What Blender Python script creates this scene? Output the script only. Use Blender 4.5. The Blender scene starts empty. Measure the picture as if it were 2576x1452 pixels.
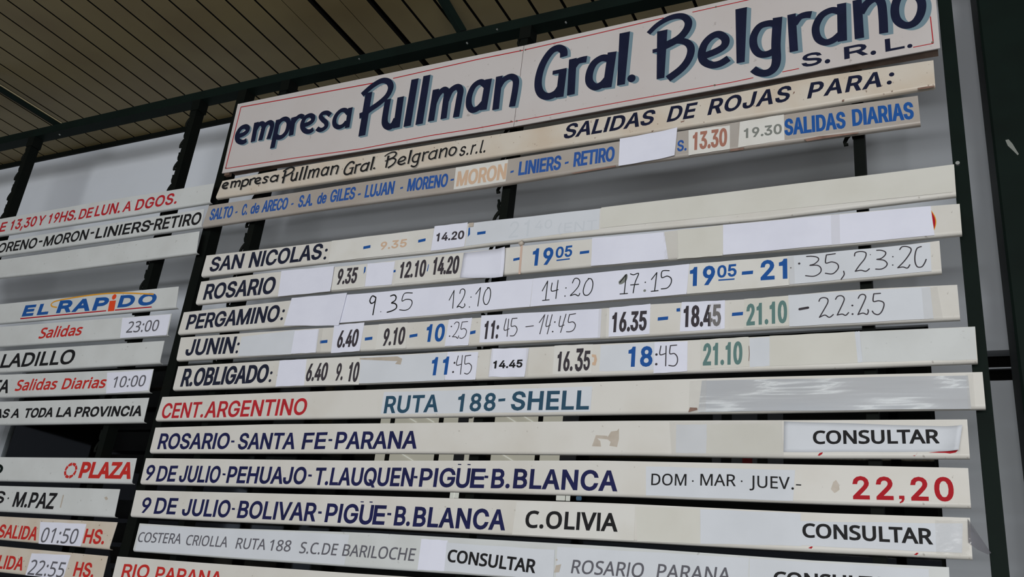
import bpy, math, random
from mathutils import Vector, Matrix, geometry
random.seed(7)
C = bpy.context.scene.collection
sc = bpy.context.scene

# ------------------------------------------------------------------ camera, light, exposure
F = 2244.8                                        # focal length in pixels of the 2576 x 1452 frame
RX = Vector((0.89806172, -0.07529527, -0.43283969))    # world X, Z(up), Y(depth) axes in camera coordinates (x right, y down, z forward)
RZ = Vector((0.10288164, -0.92181993, 0.3737003))
RY = Vector((0.42720782, 0.38018177, 0.82018867))
CAM = Vector((0.0, -2.5, 1.6))
cd = bpy.data.cameras.new('camera'); cam = bpy.data.objects.new('camera', cd); C.objects.link(cam)
cd.sensor_width = 36.0; cd.lens = 36.0 * F / 2576.0; cd.clip_start = 0.05
right = Vector((RX[0], RY[0], RZ[0])); down = Vector((RX[1], RY[1], RZ[1])); fwd = Vector((RX[2], RY[2], RZ[2]))
rot = Matrix((right, -down, -fwd)).transposed().to_4x4()
cam.matrix_world = Matrix.Translation(CAM) @ rot
sc.camera = cam

w = bpy.data.worlds.new('world'); sc.world = w; w.use_nodes = True
bg = w.node_tree.nodes['Background']; bg.inputs[0].default_value = (0.62, 0.70, 0.85, 1); bg.inputs[1].default_value = 0.42

def area(name, loc, target, sx, sy, power, col):
    l = bpy.data.lights.new(name, 'AREA'); l.shape = 'RECTANGLE'; l.size = sx; l.size_y = sy; l.energy = power; l.color = col
    o = bpy.data.objects.new(name, l); C.objects.link(o); o.location = loc
    o.rotation_euler = (Vector(target) - Vector(loc)).to_track_quat('-Z', 'Y').to_euler()
    return o
area('daylight_opening', (0.9, -9.5, 1.6), (-1.8, 0, 2.4), 6.5, 2.3, 1150, (1.0, 0.995, 0.985))     # open side of the hall
area('ceiling_lamp_light', (-0.5, -4.7, 3.95), (-0.5, -4.7, 0), 3.6, 0.12, 55, (0.95, 1.0, 0.98))         # fluorescent tubes under the hall ceiling

sc.view_settings.view_transform = 'Standard'; sc.view_settings.look = 'None'
sc.view_settings.exposure = -0.82; sc.view_settings.gamma = 1.0; sc.view_settings.use_curve_mapping = False

# ------------------------------------------------------------------ measuring helpers: a point of the rack is read off the photograph and put on its real plane
def un(px, py, Y=0.0):
    v = Vector((px - 1288.0, py - 726.0, F)); t = (Y - CAM.y) / RY.dot(v)
    return Vector((RX.dot(v) * t, Y, CAM.z + RZ.dot(v) * t))
def un_z(px, py, Z):
    v = Vector((px - 1288.0, py - 726.0, F)); t = (Z - CAM.z) / RZ.dot(v)
    return Vector((RX.dot(v) * t, CAM.y + RY.dot(v) * t, Z))
def proj(P):
    d = P - CAM; v = RX * d.x + RY * d.y + RZ * d.z
    return (1288.0 + F * v.x / v.z, 726.0 + F * v.y / v.z)
def scale_at(P):
    a = proj(P); b = proj(P + Vector((0.01, 0, 0))); c = proj(P + Vector((0, 0, 0.01)))
    return (math.hypot(b[0] - a[0], b[1] - a[1]) * 100, math.hypot(c[0] - a[0], c[1] - a[1]) * 100)

# ------------------------------------------------------------------ materials
def lin(c):
    return tuple(((x / 255.0) / 12.92 if x / 255.0 <= 0.04045 else ((x / 255.0 + 0.055) / 1.055) ** 2.4) for x in c) + (1.0,)
MATS = {}
def mat(name, col, rough=0.5, metal=0.0, dirt=None, dirt_scale=6.0, dirt_amt=0.3, speck=None, speck_amt=0.0, speck_scale=90.0, bump=0.0, bump_scale=30.0, spec=0.5, alpha=None, streak=False):
    if name in MATS: return MATS[name]
    m = bpy.data.materials.new(name); m.use_nodes = True; nt = m.node_tree; N = nt.nodes; L = nt.links
    b = N['Principled BSDF']; b.inputs['Roughness'].default_value = rough; b.inputs['Metallic'].default_value = metal
    b.inputs['Specular IOR Level'].default_value = spec
    tc = N.new('ShaderNodeTexCoord')
    def noise(scale, detail=4.0, off=0.0, st=False):
        mp = N.new('ShaderNodeMapping'); mp.inputs['Location'].default_value = (off, off * 0.7, off * 0.3)
        if st: mp.inputs['Scale'].default_value = (0.12, 1, 1)
        L.new(tc.outputs['Object'], mp.inputs[0])
        n = N.new('ShaderNodeTexNoise'); n.inputs['Scale'].default_value = scale; n.inputs['Detail'].default_value = detail
        L.new(mp.outputs[0], n.inputs['Vector']); return n
    c0 = lin(col); out = None
    if dirt is not None:
        n = noise(dirt_scale, 5.0, 3.1, streak); r = N.new('ShaderNodeMapRange'); r.inputs[1].default_value = 0.42; r.inputs[2].default_value = 0.72
        r.inputs[3].default_value = 0.0; r.inputs[4].default_value = dirt_amt
        L.new(n.outputs[0], r.inputs[0]); mx = N.new('ShaderNodeMix'); mx.data_type = 'RGBA'
        mx.inputs[6].default_value = c0; mx.inputs[7].default_value = lin(dirt); L.new(r.outputs[0], mx.inputs[0]); out = mx.outputs[2]
    if speck is not None:
        n = noise(speck_scale, 2.0, 11.0); r = N.new('ShaderNodeMapRange'); r.inputs[1].default_value = 0.70; r.inputs[2].default_value = 0.78
        r.inputs[3].default_value = 0.0; r.inputs[4].default_value = speck_amt
        L.new(n.outputs[0], r.inputs[0]); mx = N.new('ShaderNodeMix'); mx.data_type = 'RGBA'
        mx.inputs[6].default_value = c0; mx.inputs[7].default_value = lin(speck); L.new(r.outputs[0], mx.inputs[0])
        if out is not None: L.new(out, mx.inputs[6])
        out = mx.outputs[2]
    if out is not None: L.new(out, b.inputs['Base Color'])
    else: b.inputs['Base Color'].default_value = c0
    if bump:
        n = noise(bump_scale, 3.0, 5.0, streak); bp = N.new('ShaderNodeBump'); bp.inputs['Strength'].default_value = bump; bp.inputs['Distance'].default_value = 0.004
        L.new(n.outputs[0], bp.inputs['Height']); L.new(bp.outputs[0], b.inputs['Normal'])
    if alpha is not None: b.inputs['Alpha'].default_value = alpha
    MATS[name] = m; return m
INK = dict(spec=0.12)

M_white = mat('white_enamel', (208, 207, 203), 0.38, spec=0.25, dirt=(186, 180, 168), dirt_scale=5, dirt_amt=0.35, speck=(105, 92, 80), speck_amt=0.5, speck_scale=60)
M_cool = mat('cool_white_enamel', (200, 204, 205), 0.38, spec=0.25, dirt=(172, 174, 172), dirt_scale=6, dirt_amt=0.35, speck=(110, 108, 104), speck_amt=0.4, speck_scale=55)
M_cream = mat('yellowed_enamel', (202, 195, 184), 0.38, spec=0.25, dirt=(184, 160, 132), dirt_scale=7, dirt_amt=0.4, speck=(92, 62, 46), speck_amt=0.9, speck_scale=75)
M_beige = mat('grey_beige_enamel', (166, 160, 154), 0.4, dirt=(150, 134, 120), dirt_scale=5, dirt_amt=0.4, speck=(110, 88, 76), speck_amt=0.5, speck_scale=60)
M_sign = mat('sign_enamel', (196, 192, 192), 0.3, dirt=(184, 174, 170), dirt_scale=3, dirt_amt=0.4, speck=(120, 108, 104), speck_amt=0.45, speck_scale=45)
M_edge = mat('rusty_sign_edge', (120, 100, 88), 0.7, dirt=(78, 58, 46), dirt_scale=14, dirt_amt=0.8)
M_paper = mat('white_paper', (218, 221, 236), 0.75, dirt=(206, 209, 225), dirt_scale=9, dirt_amt=0.5, bump=0.25, bump_scale=18, spec=0.25)
M_paper_w = mat('warm_paper', (211, 211, 208), 0.7, dirt=(198, 196, 188), dirt_scale=10, dirt_amt=0.5, bump=0.2, bump_scale=15, spec=0.25)
M_paper_b = mat('bluish_paper', (204, 209, 217), 0.6, dirt=(194, 199, 206), dirt_scale=8, dirt_amt=0.5, bump=0.15, bump_scale=15, spec=0.3)
M_paper_c = mat('cream_paper', (205, 205, 199), 0.7, dirt=(196, 195, 187), dirt_scale=8, dirt_amt=0.5, bump=0.2, bump_scale=12, spec=0.25)
M_green = mat('dark_green_paint', (17, 27, 24), 0.6, dirt=(14, 20, 18), dirt_scale=8, dirt_amt=0.6, spec=0.06)
M_black = mat('black_green_paint', (14, 18, 16), 0.6, dirt=(20, 21, 18), dirt_scale=12, dirt_amt=0.5, spec=0.06)
M_wall = mat('grey_wall_panel', (208, 214, 223), 0.6, dirt=(196, 203, 208), dirt_scale=1.6, dirt_amt=0.5, spec=0.3)
M_slat = mat('tan_ceiling_slat', (112, 101, 68), 0.5, dirt=(92, 78, 52), dirt_scale=2.2, dirt_amt=0.6, spec=0.4)
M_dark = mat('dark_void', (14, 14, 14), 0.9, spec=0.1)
M_floor = mat('hall_floor', (150, 145, 138), 0.5, dirt=(120, 116, 110), dirt_scale=2, dirt_amt=0.5)
M_navy = mat('navy_paint', (22, 27, 50), 0.62, **INK, dirt=(30, 34, 62), dirt_scale=20, dirt_amt=0.5)
M_navy2 = mat('navy_vinyl', (30, 33, 78), 0.62, **INK, dirt=(24, 28, 58), dirt_scale=20, dirt_amt=0.6)
M_ink = mat('faded_navy_paint', (34, 38, 56), 0.62, **INK, dirt=(24, 28, 44), dirt_scale=30, dirt_amt=0.6)
M_blk = mat('black_ink', (30, 30, 32), 0.62, **INK)
M_dgrey = mat('dark_grey_ink', (60, 56, 62), 0.62, **INK)
M_grey = mat('grey_ink', (94, 94, 102), 0.62, **INK)
M_lgrey = mat('light_grey_ink', (122, 126, 122), 0.62, **INK)
M_green_ink = mat('grey_green_ink', (92, 124, 122), 0.62, **INK)
M_blue = mat('blue_vinyl', (32, 82, 152), 0.62, **INK)
M_blue2 = mat('faded_blue_paint', (48, 88, 158), 0.62, **INK, dirt=(38, 70, 132), dirt_scale=25, dirt_amt=0.6)
M_teal = mat('dark_teal_vinyl', (44, 76, 98), 0.62, **INK)
M_shade = mat('blue_grey_shade_paint', (110, 134, 146), 0.62, **INK)
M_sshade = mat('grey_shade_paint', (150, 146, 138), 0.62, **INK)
M_red = mat('red_paint', (178, 42, 50), 0.62, **INK, dirt=(150, 36, 44), dirt_scale=25, dirt_amt=0.6)
M_red2 = mat('bright_red_vinyl', (184, 46, 42), 0.62, **INK)
M_dred = mat('deep_red_vinyl', (166, 24, 36), 0.62, **INK)
M_brown = mat('brown_ink', (160, 112, 98), 0.62, **INK)
M_tan = mat('faded_tan_ink', (200, 172, 148), 0.62, **INK)
M_yel = mat('ochre_vinyl', (212, 150, 44), 0.62, **INK)
M_ghost = mat('ghost_ink', (196, 202, 210), 0.62, **INK)
M_orange = mat('orange_red_vinyl', (212, 72, 40), 0.62, **INK)
M_stain = mat('adhesive_stain', (182, 173, 162), 0.4, dirt=(160, 148, 134), dirt_scale=30, dirt_amt=0.6)
M_rust = mat('rust_stain', (130, 102, 90), 0.7, dirt=(92, 68, 58), dirt_scale=40, dirt_amt=0.7)
M_pink = mat('rust_drip', (196, 172, 158), 0.6)
M_gtape = mat('grey_film_tape', (180, 185, 192), 0.10, dirt=(164, 166, 170), dirt_scale=8, dirt_amt=0.7, bump=0.5, bump_scale=14, spec=0.5, streak=True)
M_steel = mat('zinc_bolt', (170, 175, 175), 0.35, metal=0.7)
def film(name, tint, a, rough=0.12, bump=0.8, sc_=60.0):
    m = bpy.data.materials.new(name); m.use_nodes = True; nt = m.node_tree; N = nt.nodes; L = nt.links; N.clear()
    o = N.new('ShaderNodeOutputMaterial'); mx = N.new('ShaderNodeMixShader'); tr = N.new('ShaderNodeBsdfTransparent'); pb = N.new('ShaderNodeBsdfPrincipled')
    pb.inputs['Base Color'].default_value = lin(tint); pb.inputs['Roughness'].default_value = rough; pb.inputs['Specular IOR Level'].default_value = 0.8
    mx.inputs[0].default_value = a
    tc = N.new('ShaderNodeTexCoord'); n = N.new('ShaderNodeTexNoise'); n.inputs['Scale'].default_value = sc_; n.inputs['Detail'].default_value = 4
    L.new(tc.outputs['Object'], n.inputs['Vector']); bp = N.new('ShaderNodeBump'); bp.inputs['Strength'].default_value = bump; bp.inputs['Distance'].default_value = 0.003
    L.new(n.outputs[0], bp.inputs['Height']); L.new(bp.outputs[0], pb.inputs['Normal'])
    L.new(tr.outputs[0], mx.inputs[1]); L.new(pb.outputs[0], mx.inputs[2]); L.new(mx.outputs[0], o.inputs[0]); MATS[name] = m
    return m
M_tape = film('clear_tape_film', (220, 219, 216), 0.11, 0.14, 0.35, 35)
M_flap = film('loose_plastic_film', (112, 112, 120), 0.7, 0.1, 0.9, 25)
def glass():
    m = bpy.data.materials.new('window_glass'); m.use_nodes = True; nt = m.node_tree; N = nt.nodes; L = nt.links; N.clear()
    o = N.new('ShaderNodeOutputMaterial'); mx = N.new('ShaderNodeMixShader'); tr = N.new('ShaderNodeBsdfTransparent'); gl = N.new('ShaderNodeBsdfGlossy')
    tr.inputs[0].default_value = (0.82, 0.84, 0.84, 1); gl.inputs['Roughness'].default_value = 0.03; fr = N.new('ShaderNodeFresnel'); fr.inputs[0].default_value = 1.45
    L.new(fr.outputs[0], mx.inputs[0]); L.new(tr.outputs[0], mx.inputs[1]); L.new(gl.outputs[0], mx.inputs[2]); L.new(mx.outputs[0], o.inputs[0])
    return m
M_glass = glass()
def lit(name, col, s):
    m = bpy.data.materials.new(name); m.use_nodes = True; b = m.node_tree.nodes['Principled BSDF']
    b.inputs['Base Color'].default_value = lin(col); b.inputs['Emission Color'].default_value = lin(col); b.inputs['Emission Strength'].default_value = s
    return m
M_lit = lit('backlit_pane', (178, 172, 158), 1.8)
M_litg = lit('backlit_pane_joint', (210, 208, 200), 1.9)
M_litd = lit('dim_grey_glow', (60, 60, 64), 0.35)
M_tube = lit('fluorescent_tube', (240, 250, 245), 4.0)

# ------------------------------------------------------------------ objects
def tag(o, label=None, cat=None, group=None, kind=None):
    if label: o['label'] = label
    if cat: o['category'] = cat
    if group: o['group'] = group
    if kind: o['kind'] = kind
    return o
def thing(name, loc, label, cat, group=None):
    o = bpy.data.objects.new(name, None); C.objects.link(o); o.location = loc; o.empty_display_size = 0.1
    return tag(o, label, cat, group)
def world_loc(o):
    v = Vector(o.location)
    while o.parent is not None:
        o = o.parent; v = v + Vector(o.location)
    return v
def mesh(name, verts, faces, m, parent=None, smooth=False, label=None):
    off = world_loc(parent) if parent is not None else Vector((0, 0, 0))
    me = bpy.data.meshes.new(name); me.from_pydata([tuple(Vector(v) - off) for v in verts], [], faces); me.update()
    if smooth:
        for p in me.polygons: p.use_smooth = True
    me.materials.append(m)
    o = bpy.data.objects.new(name, me); C.objects.link(o)
    if parent is not None: o.parent = parent
    if label: o['label'] = label
    return o
def box_vf(x0, x1, y0, y1, z0, z1, b=0.0):
    if b <= 0:
        v = [(x0, y0, z0), (x1, y0, z0), (x1, y1, z0), (x0, y1, z0), (x0, y0, z1), (x1, y0, z1), (x1, y1, z1), (x0, y1, z1)]
        f = [(0, 3, 2, 1), (4, 5, 6, 7), (0, 1, 5, 4), (1, 2, 6, 5), (2, 3, 7, 6), (3, 0, 4, 7)]
        return v, f
    ring = [(x0 + b, y0), (x1 - b, y0), (x1, y0 + b), (x1, y1 - b), (x1 - b, y1), (x0 + b, y1), (x0, y1 - b), (x0, y0 + b)]
    v = [(x, y, z0) for x, y in ring] + [(x, y, z1) for x, y in ring]
    f = [tuple(range(7, -1, -1)), tuple(range(8, 16))] + [(i, (i + 1) % 8, 8 + (i + 1) % 8, 8 + i) for i in range(8)]
    return v, f
def box(name, x0, x1, y0, y1, z0, z1, m, parent=None, b=0.0, label=None):
    v, f = box_vf(x0, x1, y0, y1, z0, z1, b); return mesh(name, v, f, m, parent, label=label)
class MB:
    def __init__(s): s.v = []; s.f = []
    def add(s, v, f):
        n = len(s.v); s.v += [tuple(p) for p in v]; s.f += [tuple(i + n for i in q) for q in f]
    def build(s, name, m, parent=None, smooth=False, label=None): return mesh(name, s.v, s.f, m, parent, smooth, label)
    def flat(s, name, m, parent=None, label=None):
        y = s.v[0][1]; v, f = union_vf(s.v, s.f, y); return mesh(name, v, [q[::-1] for q in f] if False else f, m, parent, False, label)
def tube_vf(pts, r, n=8, caps=True):
    v = []; f = []
    P = [Vector(p) for p in pts]
    for i, p in enumerate(P):
        t = (P[min(i + 1, len(P) - 1)] - P[max(i - 1, 0)]).normalized()
        a = t.cross(Vector((0, 1, 0.01))).normalized(); b = t.cross(a).normalized()
        rr = r[i] if isinstance(r, (list, tuple)) else r
        for k in range(n):
            an = 2 * math.pi * k / n; v.append(p + a * math.cos(an) * rr + b * math.sin(an) * rr)
    for i in range(len(P) - 1):
        for k in range(n):
            f.append((i * n + k, i * n + (k + 1) % n, (i + 1) * n + (k + 1) % n, (i + 1) * n + k))
    if caps:
        f.append(tuple(range(n - 1, -1, -1))); f.append(tuple(range((len(P) - 1) * n, len(P) * n)))
    return v, f

# ------------------------------------------------------------------ lettering: outlines of a plain sans (H) and a humanist sans (N), 1000 units per em
FONT = {}
FONT['H'] = {
    'A': (480, [[(16,0),(201,509),(276,509),(463,0),(392,0),(338,150),(140,150),(86,0)], [(319,206),(239,436),(160,206)]]),
    'B': (456, [[(60,0),(60,509),(241,509),(329,491),(381,442),(398,374),(387,320),(356,286),(315,267),(315,262),(363,245),(402,203),(418,136),(400,67),(344,18),(301,4),(247,0)], [(125,57),(245,57),(296,63),(330,80),(349,105),(355,137),(342,184),(306,218),(248,231),(125,231)], [(125,285),(238,285),(288,296),(323,326),(336,372),(313,429),(283,446),(240,452),(125,452)]]),
    'C': (510, [[(267,-7),(205,1),(150,25),(104,63),(70,115),(48,179),(40,254),(48,329),(70,393),(104,445),(150,484),(205,508),(267,516),(340,504),(402,471),(448,418),(473,348),(408,348),(389,395),(357,428),(315,449),(267,456),(184,432),(125,364),(109,314),(103,254),(109,194),(125,145),(151,105),(184,76),(267,53),(315,60),(357,81),(389,114),(408,160),(473,160),(448,91),(402,38),(341,5)]]),
    'D': (502, [[(219,0),(96,0),(96,57),(215,57),(272,63),(318,81),(354,110),(379,149),(394,198),(399,255),(379,361),(354,399),(320,428),(275,446),(221,452),(93,452),(93,509),(225,509),(294,501),(353,478),(399,441),(433,391),(455,329),(462,255),(455,181),(433,119),(398,68),(351,31),(291,8)], [(125,509),(125,0),(60,0),(60,509)]]),
    'E': (419, [[(60,0),(60,509),(372,509),(372,452),(125,452),(125,286),(355,286),(355,229),(125,229),(125,57),(375,57),(375,0)]]),
    'F': (410, [[(60,0),(60,509),(369,509),(369,452),(125,452),(125,278),(346,278),(346,221),(125,221),(125,0)]]),
    'G': (520, [[(269,-7),(205,1),(149,25),(104,64),(69,116),(47,179),(40,254),(47,329),(69,393),(103,445),(149,484),(203,508),(265,516),(340,504),(403,469),(449,416),(474,349),(408,349),(387,393),(356,427),(315,448),(265,456),(183,432),(150,404),(125,364),(109,314),(103,254),(109,194),(125,145),(184,76),(269,53),(345,71),(396,123),(415,202),(434,199),(283,199),(283,256),(478,256),(478,200),(471,141),(451,91),(419,50),(377,19),(326,0)]]),
    'H': (517, [[(60,0),(60,509),(125,509),(125,289),(392,289),(392,509),(457,509),(457,0),(392,0),(392,232),(125,232),(125,0)]]),
    'I': (185, [[(60,0),(60,509),(125,509),(125,0)]]),
    'J': (396, [[(185,-7),(124,3),(75,33),(44,81),(33,145),(33,173),(98,173),(98,145),(104,104),(122,74),(149,56),(185,50),(220,56),(248,74),(266,104),(272,145),(272,509),(336,509),(336,145),(326,81),(294,33),(246,3)]]),
    'L': (393, [[(60,0),(60,509),(125,509),(125,57),(361,57),(361,0)]]),
    'M': (628, [[(60,0),(60,509),(152,509),(277,187),(287,159),(299,123),(311,84),(322,49),(307,49),(318,83),(330,121),(342,158),(352,187),(476,509),(568,509),(568,0),(504,0),(504,291),(504,327),(505,369),(506,413),(507,457),(513,457),(498,409),(482,363),(467,322),(456,291),(342,0),(286,0),(170,291),(159,321),(145,361),(129,408),(112,457),(119,457),(120,416),(121,372),(122,328),(122,291),(122,0)]]),
    'N': (523, [[(60,0),(60,509),(136,509),(343,183),(363,151),(388,107),(414,55),(405,54),(401,108),(399,157),(399,195),(399,509),(463,509),(463,0),(387,0),(202,290),(177,331),(148,381),(108,452),(119,454),(122,384),(124,328),(125,291),(125,0)]]),
    'O': (533, [[(267,-7),(205,1),(150,25),(105,63),(70,115),(48,179),(40,254),(48,329),(70,393),(105,445),(150,484),(205,508),(267,516),(329,508),(384,484),(429,445),(464,393),(486,329),(493,254),(486,179),(464,115),(429,63),(384,25),(329,1)], [(267,53),(349,76),(383,105),(408,144),(425,194),(430,254),(425,314),(408,365),(383,404),(349,433),(267,456),(184,433),(151,404),(125,364),(109,314),(103,254),(109,194),(125,144),(151,105),(184,76)]]),
    'P': (445, [[(60,0),(60,509),(235,509),(289,503),(332,487),(390,430),(409,348),(390,265),(332,207),(289,191),(235,186),(109,186),(109,242),(233,242),(297,256),(333,294),(344,348),(333,402),(297,439),(232,452),(125,452),(125,0)]]),
    'Q': (533, [[(245,159),(313,159),(369,85),(384,65),(468,-48),(401,-48),(346,27),(331,46)], [(267,-7),(205,1),(150,25),(105,63),(70,115),(48,179),(40,254),(48,329),(70,393),(105,445),(150,484),(205,508),(267,516),(329,508),(384,484),(429,445),(464,393),(486,329),(493,254),(486,179),(464,115),(429,63),(384,25),(329,1)], [(267,53),(349,76),(383,105),(408,144),(425,194),(430,254),(425,314),(408,365),(383,404),(349,433),(267,456),(184,433),(151,404),(125,364),(109,314),(103,254),(109,194),(125,144),(151,105),(184,76)]]),
    'R': (449, [[(60,0),(60,509),(236,509),(290,504),(333,489),(390,433),(409,352),(390,271),(333,217),(289,203),(236,198),(96,198),(96,255),(234,255),(298,267),(334,300),(345,352),(334,405),(298,440),(233,452),(125,452),(125,0)], [(353,0),(230,229),(303,229),(428,0)]]),
    'S': (447, [[(224,-9),(128,9),(64,60),(38,137),(104,137),(123,88),(166,59),(224,49),(286,60),(329,92),(346,139),(332,179),(296,205),(245,222),(184,239),(128,260),(86,289),(60,326),(52,372),(75,448),(138,498),(227,516),(316,498),(377,449),(401,378),(337,378),(326,412),(302,437),(225,459),(167,448),(129,418),(115,376),(131,334),(169,308),(212,293),(264,279),(312,264),(359,238),(395,198),(408,139),(386,64),(323,11)]]),
    'T': (449, [[(32,452),(32,509),(417,509),(417,452),(257,452),(257,0),(193,0),(193,452)]]),
    'U': (517, [[(259,-8),(203,-2),(154,15),(114,43),(85,80),(66,124),(60,173),(60,509),(124,509),(124,178),(141,113),(187,68),(259,52),(331,68),(377,113),(393,178),(393,509),(457,509),(457,173),(451,124),(433,80),(403,43),(363,15),(315,-2)]]),
    'V': (480, [[(204,0),(16,509),(84,509),(192,206),(215,137),(248,31),(235,31),(267,138),(290,206),(395,509),(463,509),(278,0)]]),
    'Y': (472, [[(203,0),(203,208),(16,509),(91,509),(192,344),(222,292),(250,230),(224,230),(251,293),(280,344),(381,509),(455,509),(268,208),(268,0)]]),
    'Z': (438, [[(42,0),(42,46),(273,385),(306,431),(341,476),(348,454),(285,452),(223,452),(40,452),(40,509),(397,509),(397,462),(169,129),(134,81),(97,33),(90,54),(152,57),(214,57),(399,57),(399,0)]]),
    'Ü': (517, [[(259,-8),(203,-2),(154,15),(114,43),(85,80),(66,124),(60,173),(60,509),(124,509),(124,178),(141,113),(187,68),(259,52),(331,68),(377,113),(393,178),(393,509),(457,509),(457,173),(451,124),(433,80),(403,43),(363,15),(315,-2)], [(331,572),(302,584),(290,612),(302,641),(331,653),(359,641),(371,612),(359,584)], [(187,572),(158,584),(146,612),(158,641),(187,653),(216,641),(227,612),(216,584)]]),
    '0': (453, [[(227,-7),(174,1),(130,24),(95,62),(69,113),(53,178),(48,254),(53,330),(69,395),(95,447),(130,484),(174,508),(227,516),(279,508),(323,484),(358,447),(384,395),(400,330),(405,254),(400,178),(384,113),(359,62),(323,24),(279,1)], [(227,50),(261,56),(290,74),(330,144),(344,254),(330,365),(290,435),(261,453),(227,460),(192,453),(163,435),(123,365),(109,254),(123,144),(163,74),(192,56)]]),
    '1': (453, [[(212,0),(280,0),(280,509),(230,509),(214,472),(180,440),(110,420),(110,366),(212,366)]]),
    '2': (453, [[(64,0),(64,47),(234,229),(282,282),(311,327),(320,371),(308,419),(273,449),(224,460),(172,447),(139,413),(127,362),(66,362),(86,442),(143,496),(225,516),(306,497),(361,445),(381,372),(371,318),(336,259),(267,180),(153,60),(153,57),(389,57),(389,0)]]),
    '3': (453, [[(218,-7),(133,10),(70,57),(44,132),(109,132),(126,87),(165,59),(219,50),(275,61),(315,93),(329,145),(316,196),(275,234),(201,248),(157,248),(157,299),(288,448),(288,452),(70,452),(70,509),(372,509),(372,461),(211,278),(211,289),(264,288),(308,276),(371,222),(393,145),(370,66),(309,12)]]),
    '4': (453, [[(40,105),(40,158),(247,509),(311,509),(109,166),(109,163),(413,163),(413,105)], [(282,0),(282,121),(282,146),(282,318),(343,318),(343,0)]]),
    '5': (453, [[(221,-7),(140,11),(83,60),(60,130),(122,130),(138,89),(173,60),(221,50),(276,64),(314,104),(328,162),(314,221),(275,262),(218,277),(167,268),(128,246),(67,253),(96,509),(366,509),(366,452),(151,452),(134,301),(136,301),(178,325),(229,334),(294,321),(345,285),(379,231),(391,163),(369,76),(309,15)]]),
    '6': (453, [[(226,-7),(142,15),(84,74),(64,162),(80,239),(102,285),(137,340),(252,509),(322,509),(151,261),(145,261),(165,288),(196,307),(235,314),(316,295),(370,240),(389,157),(368,73),(310,14)], [(226,48),(279,63),(314,101),(327,157),(314,213),(279,251),(226,265),(174,252),(138,214),(125,158),(138,102),(174,63)]]),
    '7': (453, [[(97,0),(323,448),(323,452),(62,452),(62,509),(391,509),(391,449),(165,0)]]),
    '8': (453, [[(226,-7),(136,11),(74,62),(52,135),(65,195),(101,241),(153,265),(153,267),(119,282),(93,308),(70,380),(90,450),(146,498),(226,516),(306,498),(361,450),(382,380),(359,308),(333,282),(300,267),(300,265),(351,241),(387,195),(401,135),(378,62),(317,11)], [(226,49),(285,60),(323,91),(337,139),(322,189),(283,223),(226,235),(169,223),(130,189),(115,139),(129,91),(167,60)], [(226,290),(274,300),(307,330),(319,376),(308,420),(275,449),(226,460),(177,449),(145,420),(133,376),(145,330),(178,300)]]),
    '9': (453, [[(226,516),(310,494),(368,434),(389,347),(373,270),(350,224),(315,168),(200,0),(130,0),(301,248),(307,248),(287,221),(257,202),(218,195),(137,214),(83,269),(64,352),(85,436),(143,494)], [(226,460),(174,446),(138,407),(125,352),(138,295),(174,257),(226,243),(279,257),(314,295),(327,350),(314,407),(279,446)]]),
    '.': (188, [[(95,-4),(63,9),(50,41),(63,73),(95,87),(128,73),(141,41),(128,9)]]),
    ',': (188, [[(38,-119),(68,71),(137,71),(84,-119)]]),
    ':': (188, [[(95,-4),(63,9),(50,41),(63,73),(95,87),(128,73),(141,41),(128,9)], [(95,271),(63,284),(50,316),(63,349),(95,362),(128,349),(141,316),(128,284)]]),
    '-': (453, [[(337,244),(337,188),(114,188),(114,244)]]),
    'd': (424, [[(195,-8),(151,-2),(111,16),(55,84),(34,189),(55,293),(112,361),(196,384),(253,373),(287,346),(306,319),(311,319),(311,509),(372,509),(372,0),(313,0),(313,59),(307,59),(287,31),(252,4)], [(205,47),(263,65),(299,115),(312,189),(300,263),(263,312),(205,330),(145,311),(108,261),(96,189),(109,117),(145,66)]]),
    'e': (404, [[(212,-8),(161,-2),(117,16),(82,46),(56,85),(34,187),(55,290),(115,359),(157,378),(205,384),(266,374),(319,341),(357,282),(371,194),(371,169),(75,169),(75,221),(338,221),(310,202),(298,269),(263,314),(205,330),(146,313),(109,270),(96,211),(96,178),(110,106),(151,61),(212,46),(254,53),(285,73),(306,105),(365,91),(335,39),(283,4)]]),
    's': (365, [[(182,-8),(112,3),(62,38),(36,94),(94,107),(124,60),(181,45),(244,62),(268,103),(254,136),(212,155),(149,170),(104,186),(72,208),(53,237),(47,274),(65,332),(115,370),(187,384),(254,372),(299,339),(324,290),(268,277),(243,316),(187,333),(131,317),(109,277),(124,243),(172,223),(229,209),(275,194),(306,171),(325,142),(331,107),(312,47),(260,6)]]),
    '(': (273, [[(89,207),(101,324),(132,441),(177,539),(236,539),(191,428),(161,313),(151,207),(160,115),(188,16),(236,-96),(177,-96),(111,55)]]),
    'r': (259, [[(53,0),(53,379),(112,379),(112,321),(115,321),(152,367),(213,385),(229,384),(243,384),(243,322),(230,324),(207,326),(159,315),(126,284),(114,237),(114,0)]]),
    'l': (189, [[(139,-2),(101,3),(74,20),(58,47),(53,84),(53,509),(114,509),(114,99),(120,62),(146,52),(160,53),(170,54),(181,3),(162,-1)]]),
}
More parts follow.
